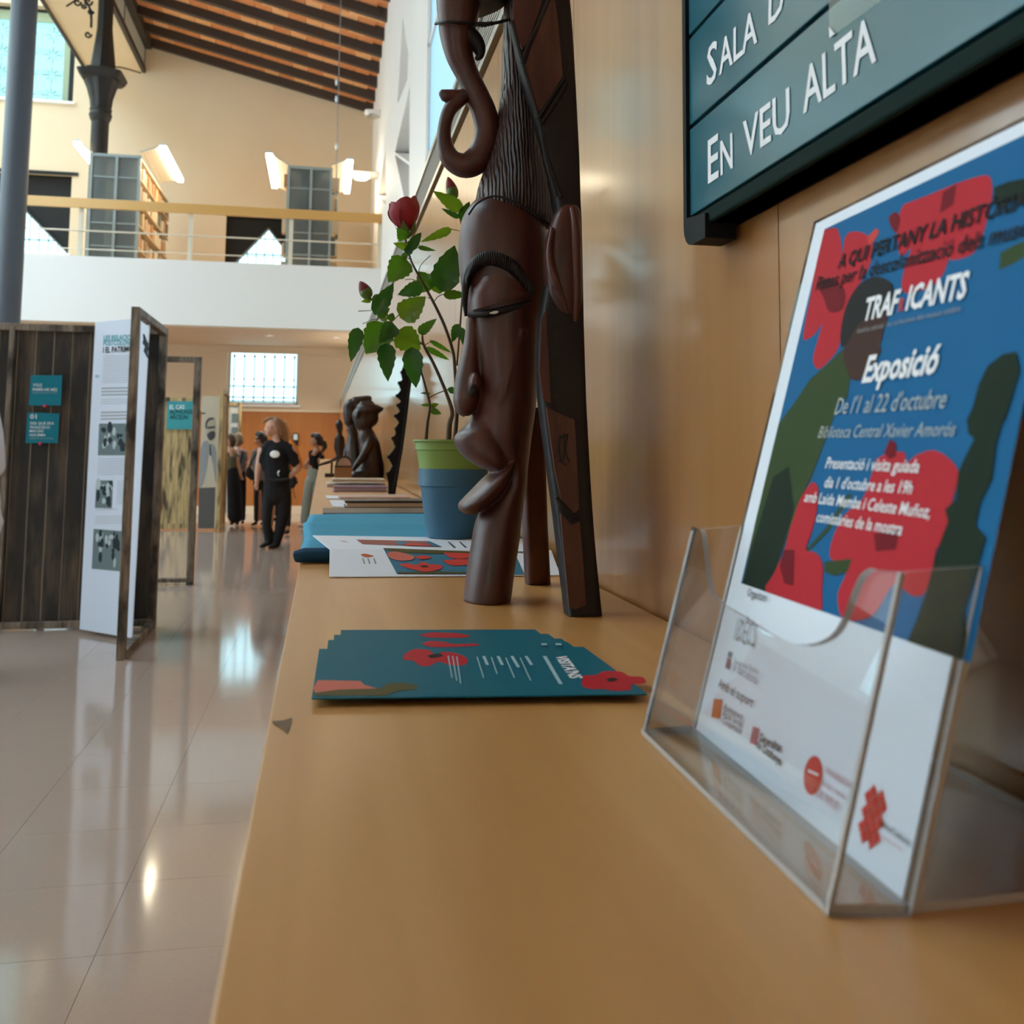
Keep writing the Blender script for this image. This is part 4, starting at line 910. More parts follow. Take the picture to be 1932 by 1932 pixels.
# ================================================================== charred wooden exhibition stands
M_char = woodmat('charred_board', (0.030, 0.023, 0.018), (0.120, 0.082, 0.052), scale=(60, 60, 3), rough=0.6, dark=((0.012, 0.009, 0.008), (9, 9, 2.2), 0.36, 0.58), bump=0.3)
M_charf = woodmat('charred_frame', (0.10, 0.075, 0.055), (0.28, 0.22, 0.17), scale=(50, 50, 4), rough=0.6, dark=((0.02, 0.014, 0.010), (6, 6, 3.5), 0.46, 0.64))
M_pale = woodmat('scorched_pale_board', (0.30, 0.20, 0.08), (0.56, 0.42, 0.20), scale=(45, 45, 2.5), rough=0.6, dark=((0.05, 0.03, 0.012), (14, 14, 2.5), 0.46, 0.66))
M_lath = mat('pale_lath', (0.26, 0.21, 0.16), 0.7)
def boards_x(e, xa, xb, Y, z0, z1, w, m, th=0.02):
    n_ = max(1, round((xb-xa)/w)); w = (xb-xa)/n_
    for i in range(n_):
        d = random.uniform(0, 0.008)
        MB().box((xa+i*w+0.002, Y-d, z0), (xa+(i+1)*w-0.002, Y+th, z1)).build('board', m, e, bevel=0.003)
        if i: MB().box((xa+i*w-0.0045, Y-0.006, z0), (xa+i*w+0.0015, Y+0.012, z1)).build('bead', M_lath, e)
HS = 2.135
xa, xc = -2.62, -1.15; Yp = 7.5
e1 = empty('exhibition_stand', (-1.9, Yp, 0), 'dark charred plank stand with an open side frame, left front', 'display stand', 'charred exhibition stands')
boards_x(e1, xa, xc-0.02, Yp, 0.06, HS-0.03, 0.122, M_char)
MB().box((xa, Yp-0.035, HS-0.05), (xc, Yp+0.03, HS)).build('top_rail', M_charf, e1, bevel=0.004); MB().box((xa, Yp-0.035, 0.012), (xc, Yp+0.03, 0.06)).build('bottom_rail', M_charf, e1, bevel=0.004)
MB().box((onY(6, 900, Yp).x, Yp-0.045, 0.05), (onY(16, 900, Yp).x, Yp, HS-0.02)).build('post', M_charf, e1, bevel=0.004)
Yf = 6.376
MB().box((xc-0.03, Yf, 0), (xc+0.02, Yf+0.055, HS)).build('post', M_charf, e1, bevel=0.004); MB().box((xc-0.03, Yp-0.03, 0), (xc+0.02, Yp+0.035, HS)).build('post', M_charf, e1, bevel=0.004)
MB().box((xc-0.03, Yf+0.055, HS-0.05), (xc+0.02, Yp-0.03, HS)).build('top_rail', M_charf, e1, bevel=0.004); MB().box((xc-0.03, Yf+0.055, 0.0), (xc+0.02, Yp-0.03, 0.05)).build('bottom_rail', M_charf, e1, bevel=0.004)
Y2 = 9.74
e2 = empty('exhibition_stand', (-1.8, Y2, 0), 'grey wooden open frame stand behind the dark charred one', 'display stand', 'charred exhibition stands')
MB().box((-1.215, Y2, 0), (-1.15, Y2+0.06, 2.13)).build('post', M_charf, e2, bevel=0.004); MB().box((-2.5, Y2, 0), (-2.44, Y2+0.06, 2.13)).build('post', M_charf, e2, bevel=0.004)
MB().box((-2.44, Y2+0.002, 2.075), (-1.215, Y2+0.058, 2.13)).build('top_rail', M_charf, e2, bevel=0.004); MB().box((-2.44, Y2+0.002, 0.02), (-1.215, Y2+0.058, 0.06)).build('bottom_rail', M_charf, e2, bevel=0.004)
for x in (-1.185, -2.47): MB().lathe([(0.03, 0), (0.03, 0.02), (0.0, 0.02)], (x, Y2-0.02, 0), 10).build('foot', M_dark, e2)
Y3 = 16.15; H3 = onY(340, 750, Y3).z
e3 = empty('exhibition_stand', (-2.3, Y3, 0), 'pale scorched plank stand carrying a teal plaque in the far hall', 'display stand', 'charred exhibition stands')
boards_x(e3, -2.95, onY(368, 900, Y3).x, Y3, 0.07, H3-0.04, 0.13, M_pale); xr_ = onY(368, 900, Y3).x
MB().box((-2.95, Y3-0.03, H3-0.06), (xr_, Y3+0.03, H3)).build('top_rail', M_pale, e3); MB().box((-2.95, Y3-0.03, 0.02), (xr_, Y3+0.03, 0.10)).build('bottom_rail', M_pale, e3)
MB().box((-2.95, Y3-0.03, 0), (-2.90, Y3+0.03, H3)).build('post', M_pale, e3)
e4 = empty('exhibition_stand', (-1.52, 16.0, 0), 'narrow scorched plank wing beside the grey portrait banner', 'display stand', 'charred exhibition stands')
Ya, Yb_ = 15.6, 16.55
MB().box((-1.55, Ya, 0), (-1.50, Ya+0.05, 2.16)).build('post', M_pale, e4); MB().box((-1.55, Yb_-0.05, 0), (-1.50, Yb_, 2.16)).build('post', M_pale, e4)
MB().box((-1.55, Ya+0.05, 2.1), (-1.50, Yb_-0.05, 2.16)).build('top_rail', M_pale, e4); MB().box((-1.55, Ya+0.05, 0), (-1.50, Yb_-0.05, 0.06)).build('bottom_rail', M_pale, e4)
for i in range(6): y = Ya+0.06+i*0.14; MB().box((-1.545, y, 0.06), (-1.525+random.uniform(0, 0.006), y+0.136, 2.1)).build('board', M_pale, e4)
Y5 = 18.4; e5 = empty('exhibition_stand', (-1.75, Y5, 0), 'distant framed stand with small pictures behind the two women at the left', 'display stand', 'charred exhibition stands')
xa5, xb5 = onY(425, 800, Y5).x, onY(455, 800, Y5).x; H5 = onY(440, 760, Y5).z
MB().box((xb5-0.05, Y5, 0), (xb5, Y5+0.05, H5)).build('post', M_pale, e5); MB().box((xa5, Y5, 0), (xa5+0.05, Y5+0.05, H5)).build('post', M_pale, e5); MB().box((xa5+0.05, Y5+0.002, H5-0.05), (xb5-0.05, Y5+0.048, H5)).build('top_rail', M_pale, e5)
MB().box((xa5+0.05, Y5+0.02, 0.1), (xb5-0.05, Y5+0.03, H5-0.05)).build('sheet', mat('grey_sheet', (0.5, 0.5, 0.46), 0.6), e5)
for a, b in ((780, 797), (806, 830)): za, zb2 = onY(440, a, Y5).z, onY(440, b, Y5).z; MB().box((onY(437, 800, Y5).x, Y5+0.012, zb2), (onY(450, 800, Y5).x, Y5+0.02, za)).build('picture', I_photo, e5)

# ------------------------------------------------------------------ plaques and banners on the stands
def plaque(Y, l, label, texts, m=I_teal, pins=()):
    pl = Plane((0, Y, 1), (1, 0, 0), (0, 0, 1)); q = [pl.px(*p) for p in l]
    e = empty('teal_plaque', pl.at(*q[3]), label, 'plaque', 'teal plaques on the stands')
    MB().poly([pl.at(a, b, 0) for a, b in q], n=pl.n, depth=-0.006).build('card', m, e)
    for body, p0, p1, mm, h in texts: print_text('printed_text', pl, body, p0, p1, mm, e, 0.002, h=h*PX(Y), bold=0.01)
    for p in pins: c = onY(p[0], p[1], Y-0.012); MB().sphere(c, 0.012, 10, 6).build('pin', mat('pink_pin', (0.6, 0.03, 0.06), 0.4), e)
plaque(Yp-0.055, [(58, 708), (117, 708), (115, 765), (54, 765)], 'upper teal plaque pinned on the dark charred planks', [('VOLS', (62, 729), (79, 729), I_white, 5), ('SABER-NE MÉS', (61, 737), (108, 738), I_white, 5), ('escaneja el codi de la mostra', (60, 742), (108, 742), I_photol, 2)], pins=[(85, 766)])
plaque(Yp-0.055, [(52, 778), (112, 780), (109, 836), (48, 836)], 'lower teal plaque numbered 01 pinned on the dark charred planks', [('01', (57, 790), (69, 790), I_white, 8), ('DES QUE ERA', (57, 801), (102, 801), I_white, 4.5), ('FRANCISCO', (57, 808.5), (94, 808.5), I_white, 4.5), ('MACÍAS', (56, 815.5), (82, 815.5), I_white, 4.5), ('NGUEMA', (56, 823), (86, 823), I_white, 4.5), ('Galeria de retrats', (56, 828), (100, 828), I_photol, 2)], pins=[(76, 837)])
plaque(Y3-0.045, [(316, 757), (370, 757), (370, 810), (314, 810)], 'teal plaque reading EL CAS on the far pale stand', [('EL CAS', (320, 772), (348, 772), I_white, 8), ('ALPHONSE', (320, 781), (364, 781), I_blk, 8), ('ARCELIN', (320, 791), (354, 791), I_blk, 8)], m=ink('far_teal', (0.06, 0.30, 0.34)))
# tall white banner
zB = 0.03; b0, b1 = onZ(150, 1187, zB), onZ(249, 1204, zB); bp_ = Plane(b0, b1-b0, (0, 0, 1))
t0, t1 = bp_.px(182, 606), bp_.px(283, 600)
wB = (b1-b0).length; hB = (t0[1]+t1[1])/2
bn = empty('white_banner', b0, 'tall white text banner headed LES RELACIONS POSTCOLONIALS with three photographs', 'banner')
mb = MB(); mb.poly([bp_.at(0, 0), bp_.at(wB, 0), bp_.at(t1[0], hB), bp_.at(t0[0]*0.5, hB)], n=bp_.n, depth=-0.004); mb.build('sheet', mat('banner_white', (0.55, 0.59, 0.70), 0.6), bn)
def bt(body, p0, p1, m, h, bold=0.02): print_text('printed_text', bp_, body, p0, p1, m, bn, 0.002, h=h*PX(7.4), bold=bold)
c7 = lambda x, y: (x/4.83, 600+y/4.83)
bt('LES RELACIONS', c7(945, 205), c7(1250, 197), I_tealb, 9); bt('POSTCOLONIALS', c7(943, 252), c7(1260, 245), I_tealb, 9); bt('I EL PATRIMONI', c7(940, 318), c7(1255, 305), I_blk, 10)
bt('01', c7(870, 545), c7(905, 542), I_tealb, 5)
mb = MB(); rn = random.Random(3)
def rows(y0, y1, step, x0, x1, w, m_):
    y = y0
    while y < y1:
        xx = x0-(y-400)*0.055
        q = [bp_.px(*c7(*p)) for p in ((xx, y), (x1-(y-400)*0.05-rn.uniform(0, 20), y-5), (x1-(y-400)*0.05, y-5+w), (xx, y+w))]; m_.poly([bp_.at(a, b, 0.0015) for a, b in q], n=bp_.n); y += step
rows(345, 600, 20, 940, 1205, 4, mb); rows(740, 800, 20, 940, 1205, 4, mb); rows(1285, 1440, 20, 945, 1205, 4, mb); rows(1490, 1700, 20, 1130, 1205, 4, mb); rows(1745, 1760, 20, 945, 1150, 4, mb); rows(1810, 1880, 20, 945, 1205, 4, mb)
tag(mb.build('fine_print', I_grey, bn), kind='stuff')
mb = MB(); rows(635, 720, 30, 940, 1205, 13, mb); rows(855, 930, 30, 945, 1205, 13, mb); tag(mb.build('bold_print', I_grey, bn), kind='stuff')
def photo(l, seed):
    rn = random.Random(seed); q = [bp_.px(*c7(*p)) for p in l]; mb = MB(); mb.poly([bp_.at(a, b, 0.0015) for a, b in q], n=bp_.n); o = mb.build('printed_photograph', I_photo, bn)
    for k in range(22):
        s, t = rn.uniform(0.08, 0.92), rn.uniform(0.08, 0.8); A = Vector(q[0]).lerp(Vector(q[1]), s); B = Vector(q[3]).lerp(Vector(q[2]), s); c = A.lerp(B, t); r1, r2 = rn.uniform(0.012, 0.035), rn.uniform(0.015, 0.05)
        MB().poly([bp_.at(c.x+r1*math.cos(a)*rn.uniform(0.7, 1), c.y+r2*math.sin(a)*rn.uniform(0.7, 1), 0.002+0.00004*k) for a in [i*0.7 for i in range(9)]], n=bp_.n).build('printed_patch', I_photod if k % 3 else I_photol, o)
photo([(905, 962), (1200, 960), (1190, 1252), (893, 1252)], 1); photo([(880, 1478), (1030, 1480), (1020, 1735), (866, 1730)], 2)
c8 = lambda x, y: (x/2.683, 540+y/2.683)
l = [c8(475, 1228), c8(620, 1240), c8(610, 1443), c8(465, 1430)]
photo([(x*4.83, (y-600)*4.83) for x, y in l], 3)
# dark printed figure at the banner's right edge
print_poly('printed_figure', bp_, [c7(1305, 140), c7(1320, 150), c7(1335, 200), c7(1355, 230), c7(1358, 290), c7(1345, 310), c7(1358, 380), c7(1335, 350), c7(1310, 300), c7(1322, 260), c7(1300, 230), c7(1308, 190)], I_photod, bn, 0.002)
# grey portrait banner
Y6 = 16.05; pl6 = Plane((0, Y6, 1), (1, 0, 0), (0, 0, 1)); g9 = lambda l: [(300+x/4.6, 640+y/4.6) for x, y in l]
pb = empty('portrait_banner', onY(395, 1000, Y6), 'grey banner printed with the outline portrait of a man in a jacket', 'banner'); pb.location.z = 0
q = [pl6.px(*p) for p in g9([(375, 495), (530, 495), (490, 1640), (335, 1650)])]
MB().poly([pl6.at(a, max(b, -0.98), 0) for a, b in q], n=pl6.n, depth=-0.004).build('sheet', mat('putty_sheet', (0.52, 0.46, 0.36), 0.6), pb)
def gp(l, m, lv, sm=2): print_poly('printed_portrait', pl6, g9(l), m, pb, 0.002*lv, sm=sm)
gp([(345, 1290), (490, 1285), (478, 1640), (338, 1645)], mat('ink_slate', (0.085, 0.08, 0.08), 0.6), 1, 0)
gp([(385, 890), (420, 880), (440, 930), (435, 1000), (400, 1200), (370, 1280), (345, 1280), (352, 1100), (362, 950)], I_grey, 1)
gp([(455, 900), (485, 930), (500, 1000), (500, 1200), (490, 1250), (470, 1100), (450, 1000)], I_grey, 1)
gp([(410, 800), (405, 730), (430, 690), (470, 685), (488, 720), (488, 800), (478, 860), (440, 880), (415, 850)], ink('putty_face', (0.42, 0.37, 0.29)), 2)
gp([(402, 770), (405, 720), (430, 685), (470, 680), (480, 695), (440, 705), (420, 730), (412, 775)], I_dgrey, 3); gp([(415, 830), (445, 800), (480, 800), (488, 830), (478, 860), (440, 880)], I_dgrey, 3); gp([(415, 762), (485, 752), (488, 772), (455, 776), (420, 778)], I_dgrey, 3, 0)
gp([(438, 910), (448, 912), (455, 1010), (440, 1010)], I_dgrey, 2, 0); gp([(365, 640), (405, 635), (402, 648), (368, 652)], I_dgrey, 2, 0)

# small device on the back wall panelling
Yd = YB-0.03; d_ = onY(557.5, 828, Yd); dv = empty('wall_device', d_, 'small black wall device with a pale screen on the orange panelling', 'device')
MB().box((d_.x-0.055, Yd-0.05, d_.z-0.12), (d_.x+0.055, Yd, d_.z+0.11)).build('housing', M_black, dv, bevel=0.01); MB().box((d_.x-0.038, Yd-0.056, d_.z-0.02), (d_.x+0.038, Yd-0.05, d_.z+0.09)).build('screen', mat('pale_screen', (0.6, 0.75, 0.8), 0.3), dv)

# ================================================================== carved statue
M_st = woodmat('carved_mahogany', (0.032, 0.0085, 0.008), (0.100, 0.027, 0.021), scale=(60, 60, 7), rough=0.42, coat=0.12, coatr=0.25, spec=0.4, bump=0.25, contrast=(0.25, 0.8))
M_stp = woodmat('brown_inlay', (0.060, 0.024, 0.019), (0.105, 0.045, 0.036), scale=(80, 80, 9), rough=0.55, spec=0.3)
M_stk = mat('black_stain', (0.010, 0.008, 0.010), 0.55, 0.35, var=0.3, vscale=60, bump=0.25, bscale=120)
def ribbed(name):
    m, t, N, L, b = nt(name); tc = N.new('ShaderNodeTexCoord'); mp = N.new('ShaderNodeMapping'); mp.inputs['Scale'].default_value = (1, 1, 0.28)
    mp.inputs['Rotation'].default_value = (0, 0.12, 0); L.new(tc.outputs['Object'], mp.inputs[0])
    wv = N.new('ShaderNodeTexWave'); wv.inputs['Scale'].default_value = 92; wv.inputs['Distortion'].default_value = 5.0; wv.inputs['Detail'].default_value = 2; wv.inputs['Detail Scale'].default_value = 1.2; L.new(mp.outputs[0], wv.inputs[0])
    bp = N.new('ShaderNodeBump'); bp.inputs['Strength'].default_value = 1.0; bp.inputs['Distance'].default_value = 0.003; L.new(wv.outputs[1], bp.inputs['Height']); L.new(bp.outputs[0], b.inputs['Normal'])
    cr = N.new('ShaderNodeValToRGB'); cr.color_ramp.elements[0].color = (0.012, 0.007, 0.007, 1); cr.color_ramp.elements[1].color = (0.085, 0.037, 0.033, 1); L.new(wv.outputs[1], cr.inputs[0]); L.new(cr.outputs[0], b.inputs['Base Color']); b.inputs['Roughness'].default_value = 0.45
    return m
M_rib = ribbed('ribbed_hair')
st_ = empty('carved_statue', (0.2, 1.03, TOP), 'tall carved dark wood statue with a long bearded face standing on three legs', 'statue')
def prings(l, Yc, hy, YcB=None, k=3):
    # (y, xl, xr[, hy]) in pixels -> loft rings, Yc at first ring and YcB at the last
    l = spline([tuple(q)+((hy,) if len(q) == 3 else ()) for q in l], k); out = []
    y0, y1 = l[0][0], l[-1][0]
    for y, xl, xr, h in l:
        Y = Yc if YcB is None else Yc+(YcB-Yc)*(y-y0)/(y1-y0)
        a, b = onY(xl, y, Y), onY(xr, y, Y); out.append((((a.x+b.x)/2, Y, (a.z+b.z)/2), (b.x-a.x)/2, h))
    return out
YS = 1.03
def SL(name, l, Yc, hy, m, YcB=None, n=28, pw=2.0, parent=None, smooth=True):
    o = MB().loft(prings(l, Yc, hy, YcB), n, pw).build(name, m, parent or st_, smooth=False)
    return shade_auto(o, 50) if smooth else o
zfix = lambda l: l
FACE = MB()
def face_loft(l, Yc, hy): FACE.loft(prings(l, Yc, hy, k=5), 64, 2.0)
face_loft([(368, 925, 950, 0.010), (376, 903, 972, 0.024), (388, 889, 998, 0.034), (410, 875, 1022, 0.041), (440, 867, 1032, 0.045), (480, 865, 1035, 0.047), (520, 868, 1035, 0.047), (550, 872, 1032, 0.046), (575, 878, 1028, 0.042), (600, 884, 1022, 0.040), (640, 884, 1018, 0.041), (680, 886, 1016, 0.041), (730, 890, 1013, 0.040), (780, 890, 1008, 0.038), (820, 890, 1002, 0.037), (855, 905, 998, 0.034), (885, 936, 994, 0.031), (910, 940, 992, 0.030), (940, 922, 988, 0.031), (980, 899, 983, 0.033), (1030, 889, 977, 0.035), (1080, 881, 969, 0.036), (1128, 875, 963, 0.036), (1133, 876, 962, 0.035)], YS, 0.04)
face_loft([(600, 880, 903, 0.008), (640, 876, 906, 0.011), (680, 867, 908, 0.014), (710, 860, 909, 0.016), (740, 856, 908, 0.017), (762, 856, 902, 0.016), (778, 862, 893, 0.012), (785, 870, 885, 0.006)], YS-0.012, 0.012)
# upper lip: a ledge flaring out to the left, its underside running back to the right
face_loft([(772, 894, 940, 0.018), (786, 889, 950, 0.022), (798, 882, 958, 0.025), (808, 873, 962, 0.027), (817, 863, 965, 0.029), (826, 857, 967, 0.030), (834, 857, 968, 0.031), (844, 861, 968, 0.032), (856, 869, 968, 0.033), (866, 880, 967, 0.033), (875, 893, 965, 0.032), (883, 909, 962, 0.029), (889, 926, 956, 0.022)], YS-0.004, 0.02)
def face_tube(pts):
    q = spline(pts, 5); FACE.tube([onY(a, b, YS+d) for a, b, r, d in q], [max(0.0006, r*PX(YS)) for a, b, r, d in q], 14)
face_loft([(872, 952, 966, 0.030), (884, 938, 964, 0.034), (895, 922, 961, 0.036), (906, 909, 957, 0.037), (918, 897, 952, 0.037), (930, 885, 945, 0.036), (941, 874, 936, 0.034), (950, 866, 926, 0.031), (958, 865, 915, 0.027), (965, 870, 904, 0.020), (970, 880, 893, 0.010)], YS-0.004, 0.02)
c = onY(897, 722, YS-0.030); FACE.sphere(c, (0.0065, 0.008, 0.011))
# cheek bone and jaw relief
face_tube([(985, 620, 12, -0.034), (965, 680, 20, -0.030), (950, 740, 22, -0.028), (940, 790, 20, -0.022)])
fm = FACE.mesh('face'); fo_ = bpy.data.objects.new('tmp', fm); COL.objects.link(fo_)
md = fo_.modifiers.new('r', 'REMESH'); md.mode = 'VOXEL'; md.voxel_size = 0.0012
sm_ = fo_.modifiers.new('s', 'SMOOTH'); sm_.iterations = 6; sm_.factor = 0.5
dg = bpy.context.evaluated_depsgraph_get(); dg.update(); fme = bpy.data.meshes.new_from_object(fo_.evaluated_get(dg)); bpy.data.objects.remove(fo_)
hd = attach(link('face', fme, M_st, None, True), st_)
c = onY(893, 736, YS-0.040); MB().sphere(c, (0.005, 0.003, 0.006)).build('nostril_hollow', M_stk, hd, smooth=True)
def ptube(name, pts, Y, m, parent, n=14, flat=1.0):
    q = spline(pts, 5); o = MB().tube([onY(a, b, Y+d) for a, b, r, d in q], [max(0.0004, r*PX(Y)) for a, b, r, d in q], n, flat=flat).build(name, m, parent); return shade_auto(o, 60)
# brow, lid, eye slit
ptube('eyebrow', [(879, 596, 3, -0.012), (877, 560, 6, -0.02), (882, 525, 9, -0.026), (895, 501, 12, -0.034), (916, 488, 13.5, -0.041), (940, 490, 13.5, -0.045), (965, 503, 13, -0.046), (985, 525, 11, -0.044), (1004, 550, 6, -0.041)], YS, M_stk, st_)
br = MB()
for i, (a, b, r, d) in enumerate(spline([(881, 525, 8, -0.026), (893, 500, 10, -0.034), (915, 487, 11, -0.041), (940, 489, 11, -0.045), (965, 503, 11, -0.046), (985, 525, 10, -0.044), (1002, 548, 6, -0.041)], 6)):
    br.sphere(onY(a, b, YS+d-0.003), (0.0022, 0.006, 0.0075), 8, 6)
tag(br.build('eyebrow_braid', M_stk, st_, smooth=True), kind='stuff')
lid = MB(); 
lo = [(887, 586, -0.022), (910, 580, -0.038), (940, 572, -0.046), (970, 564, -0.0465), (1000, 557, -0.042)]; hi = [(893, 545, -0.030), (912, 522, -0.043), (940, 516, -0.0485), (968, 526, -0.048), (996, 550, -0.043)]
mid = [((a[0]+b[0])/2, (a[1]+b[1])/2, (a[2]+b[2])/2-0.002) for a, b in zip(lo, hi)]
vs = [tuple(onY(x, y, YS+d-0.003)) for r in (hi, mid, lo) for x, y, d in r]+[tuple(onY(x, y, YS+d+0.02)) for r in (hi, lo) for x, y, d in r]
fs = [(r*5+i, r*5+i+1, (r+1)*5+i+1, (r+1)*5+i) for r in range(2) for i in range(4)]+[(i, 15+i, 16+i, i+1) for i in range(4)]+[(10+i, 11+i, 21+i, 20+i) for i in range(4)]+[(0, 5, 10, 20, 15), (4, 19, 24, 14, 9)]
shade_auto(lid.add(vs, fs).build('eyelid', M_st, st_), 50)
ptube('eye_slit', [(884, 594, 5, -0.024), (915, 592, 7, -0.036), (945, 586, 7, -0.0405), (975, 578, 6, -0.0405), (1000, 568, 3, -0.037)], YS, M_stk, st_)
ptube('slit_highlight', [(924, 591, 1.0, -0.042), (934, 589.5, 3.0, -0.0425), (947, 586, 1.0, -0.0425)], YS, mat('highlight_white', (0.75, 0.75, 0.72), 0.5), st_)  # painted highlight: white sliver for the brightness showing through the eye slit
# ribbed hair cone
SL('ribbed_hair', [(-60, 952, 985, 0.016), (40, 951, 975, 0.018), (100, 948, 985, 0.022), (160, 946, 996, 0.026), (215, 940, 1006, 0.032), (260, 931, 1016, 0.036), (320, 914, 1030, 0.040), (365, 900, 1042, 0.043), (400, 897, 1046, 0.042), (425, 910, 1046, 0.035)], YS, 0.03, M_rib)
ptube('hairline', [(884, 405, 2.0, -0.03), (900, 384, 2.0, -0.036), (925, 371, 2.2, -0.041), (950, 373, 2.2, -0.0455), (985, 388, 2.4, -0.047), (1015, 407, 2.4, -0.046), (1037, 424, 2.2, -0.04)], YS, M_stk, st_)
# back slab / right leg
YT, YL = 1.005, 0.93
slab_l = [(-70, 925, 1066), (0, 962, 1072), (60, 966, 1077), (150, 984, 1082), (215, 1004, 1085), (300, 1028, 1089), (380, 1044, 1091), (420, 1046, 1093), (500, 1034, 1095), (600, 1018, 1097), (700, 1015, 1100), (760, 1017, 1102), (800, 1022, 1104), (860, 1030, 1107), (960, 1044, 1113), (1060, 1056, 1121), (1158, 1068, 1131)]
sl_r = prings(slab_l, YT, 0.015, YL, 2)
shade_auto(MB().loft(sl_r, 32, 6).build('back_slab', M_stk, st_), 35)
def slY(y): return YT+(YL-YT)*(y+70)/(1158+70)
def inlay(name, pts, m, d=0.0175, sm=0):
    pts = spline(list(pts)+[pts[0]], sm)[:-1] if sm else pts
    return MB().poly([onY(x, y, slY(y)-d) for x, y in pts], n=(0, 1, 0), depth=0.004).build(name, m, st_)
inlay('inlay', [(1044, -20), (1053, 40), (1062, 143), (1036, 185), (1012, 220), (992, 125), (1001, 92), (1030, 20)], M_stp)
inlay('inlay', [(970, -20), (1030, -20), (997, 80), (985, 92), (968, 50)], M_st)
inlay('inlay', [(1031, 768), (1060, 782), (1084, 792), (1088, 860), (1093, 960), (1084, 968), (1058, 940), (1046, 880), (1038, 820)], M_stp)
inlay('inlay', [(1058, 968), (1078, 990), (1094, 984), (1099, 1040), (1106, 1142), (1084, 1150), (1074, 1146), (1066, 1060)], M_stp)
inlay('inlay', [(1022, 600), (1030, 585), (1040, 760), (1026, 756), (1018, 700)], M_st)
for pts in ([(1039, -10), (1018, 40), (994, 93), (985, 120)], [(966, 40), (985, 115), (1003, 180), (1018, 232), (1030, 300), (1050, 370)], [(1065, 148), (1045, 178), (1014, 226)], [(1068, 158), (1050, 188), (1018, 238)], [(1024, 250), (1034, 300), (1048, 345), (1058, 372)]):
    o = MB().tube([onY(x, y, slY(y)-0.0175) for x, y in spline(pts, 4)], 0.0022, 6).build('carved_line', M_stk, st_)
for pts in ([(1056, 822), (1054, 850), (1060, 875)], [(1062, 818), (1064, 845), (1062, 870)], [(1070, 822), (1066, 850), (1074, 872)], [(1053, 826), (1072, 820)], [(1054, 868), (1068, 878)]):
    MB().tube([onY(x, y, slY(y)-0.0178) for x, y in spline(pts, 3)], 0.0009, 5).build('carved_mark', M_stk, st_)
MB().tube([onY(x, y, slY(y)-0.0178) for x, y in spline([(1050, 938), (1064, 958), (1080, 970), (1092, 978)], 3)], 0.002, 6).build('carved_line', M_stk, st_)
# ear
YE_ = 0.962
ear = SL('ear', [(388, 1066, 1086, 0.006), (400, 1050, 1092, 0.012), (430, 1037, 1094, 0.016), (480, 1028, 1095, 0.018), (530, 1028, 1096, 0.018), (570, 1034, 1096, 0.016), (598, 1048, 1095, 0.012), (612, 1066, 1092, 0.006)], YE_, 0.015, M_st, pw=3.0)
ptube('ear_rim', [(1080, 392, 6, -0.014), (1086, 430, 9, -0.017), (1087, 500, 9, -0.018), (1088, 560, 8, -0.017), (1085, 606, 5, -0.012)], YE_, M_st, ear)
ptube('ear_fold', [(1042, 430, 4, -0.014), (1036, 480, 6, -0.017), (1046, 525, 9, -0.019), (1060, 560, 6, -0.017), (1070, 590, 3, -0.014)], YE_, M_st, ear)
# rear leg
SL('rear_leg', [(770, 975, 1024), (900, 983, 1028), (1000, 988, 1031), (1097, 992, 1036), (1101, 993, 1035)], 1.075, 0.017, M_st, 1.15, pw=4)
# trunk with loop, knob and hook, upper face
ptube('trunk', [(866, -70, 48, 0), (865, 0, 44, 0), (864, 35, 40, 0), (862, 65, 34, 0), (867, 105, 27, 0), (884, 145, 23, 0), (900, 180, 24, 0), (914, 215, 25, 0), (920, 255, 26, 0), (905, 296, 27, 0), (878, 312, 25, 0), (851, 300, 20, 0), (839, 270, 15, 0), (839, 238, 13, 0), (848, 208, 14, 0), (864, 190, 15, 0), (882, 178, 13, 0)], YS, M_st, st_, 18)
blob('trunk_knob', [pch([(843, 181, 13), (852, 180, 12), (868, 181, 12), (886, 176, 14)], YS), pch([(836, 177, 9), (840, 183, 10)], YS), pch([(858, 188, 9)], YS)], M_st, st_, 0.0014)
ptube('hook', [(866, 60, 20, -0.004), (888, 72, 20, -0.004), (902, 88, 15, -0.004), (905, 104, 9, -0.004), (898, 112, 4, -0.004)], YS, M_stk, st_)
SL('upper_face', [(-70, 818, 990), (-20, 820, 965), (0, 824, 955), (8, 850, 945), (12, 880, 930)], YS, 0.03, M_stk)
ptube('neck_cord', [(822, 45, 3, 0), (840, 41, 3, -0.024), (870, 43, 3, -0.026), (900, 44, 3.2, -0.02), (930, 44, 3.2, -0.02), (960, 37, 3, -0.02), (968, 36, 2, -0.018)], YS, M_stk, st_)
mb = MB()
for i in range(6): mb.sphere(onY(897+6*i, 46+(1 if i in (2, 3) else 0)-0.8*max(0, i-3), YS-0.02), 0.0026, 8, 6)
tag(mb.build('cord_knots', M_stk, st_, smooth=True), kind='stuff')
for ch in st_.children:
    for v in ch.data.vertices: v.co.z = max(v.co.z, 0.0003)
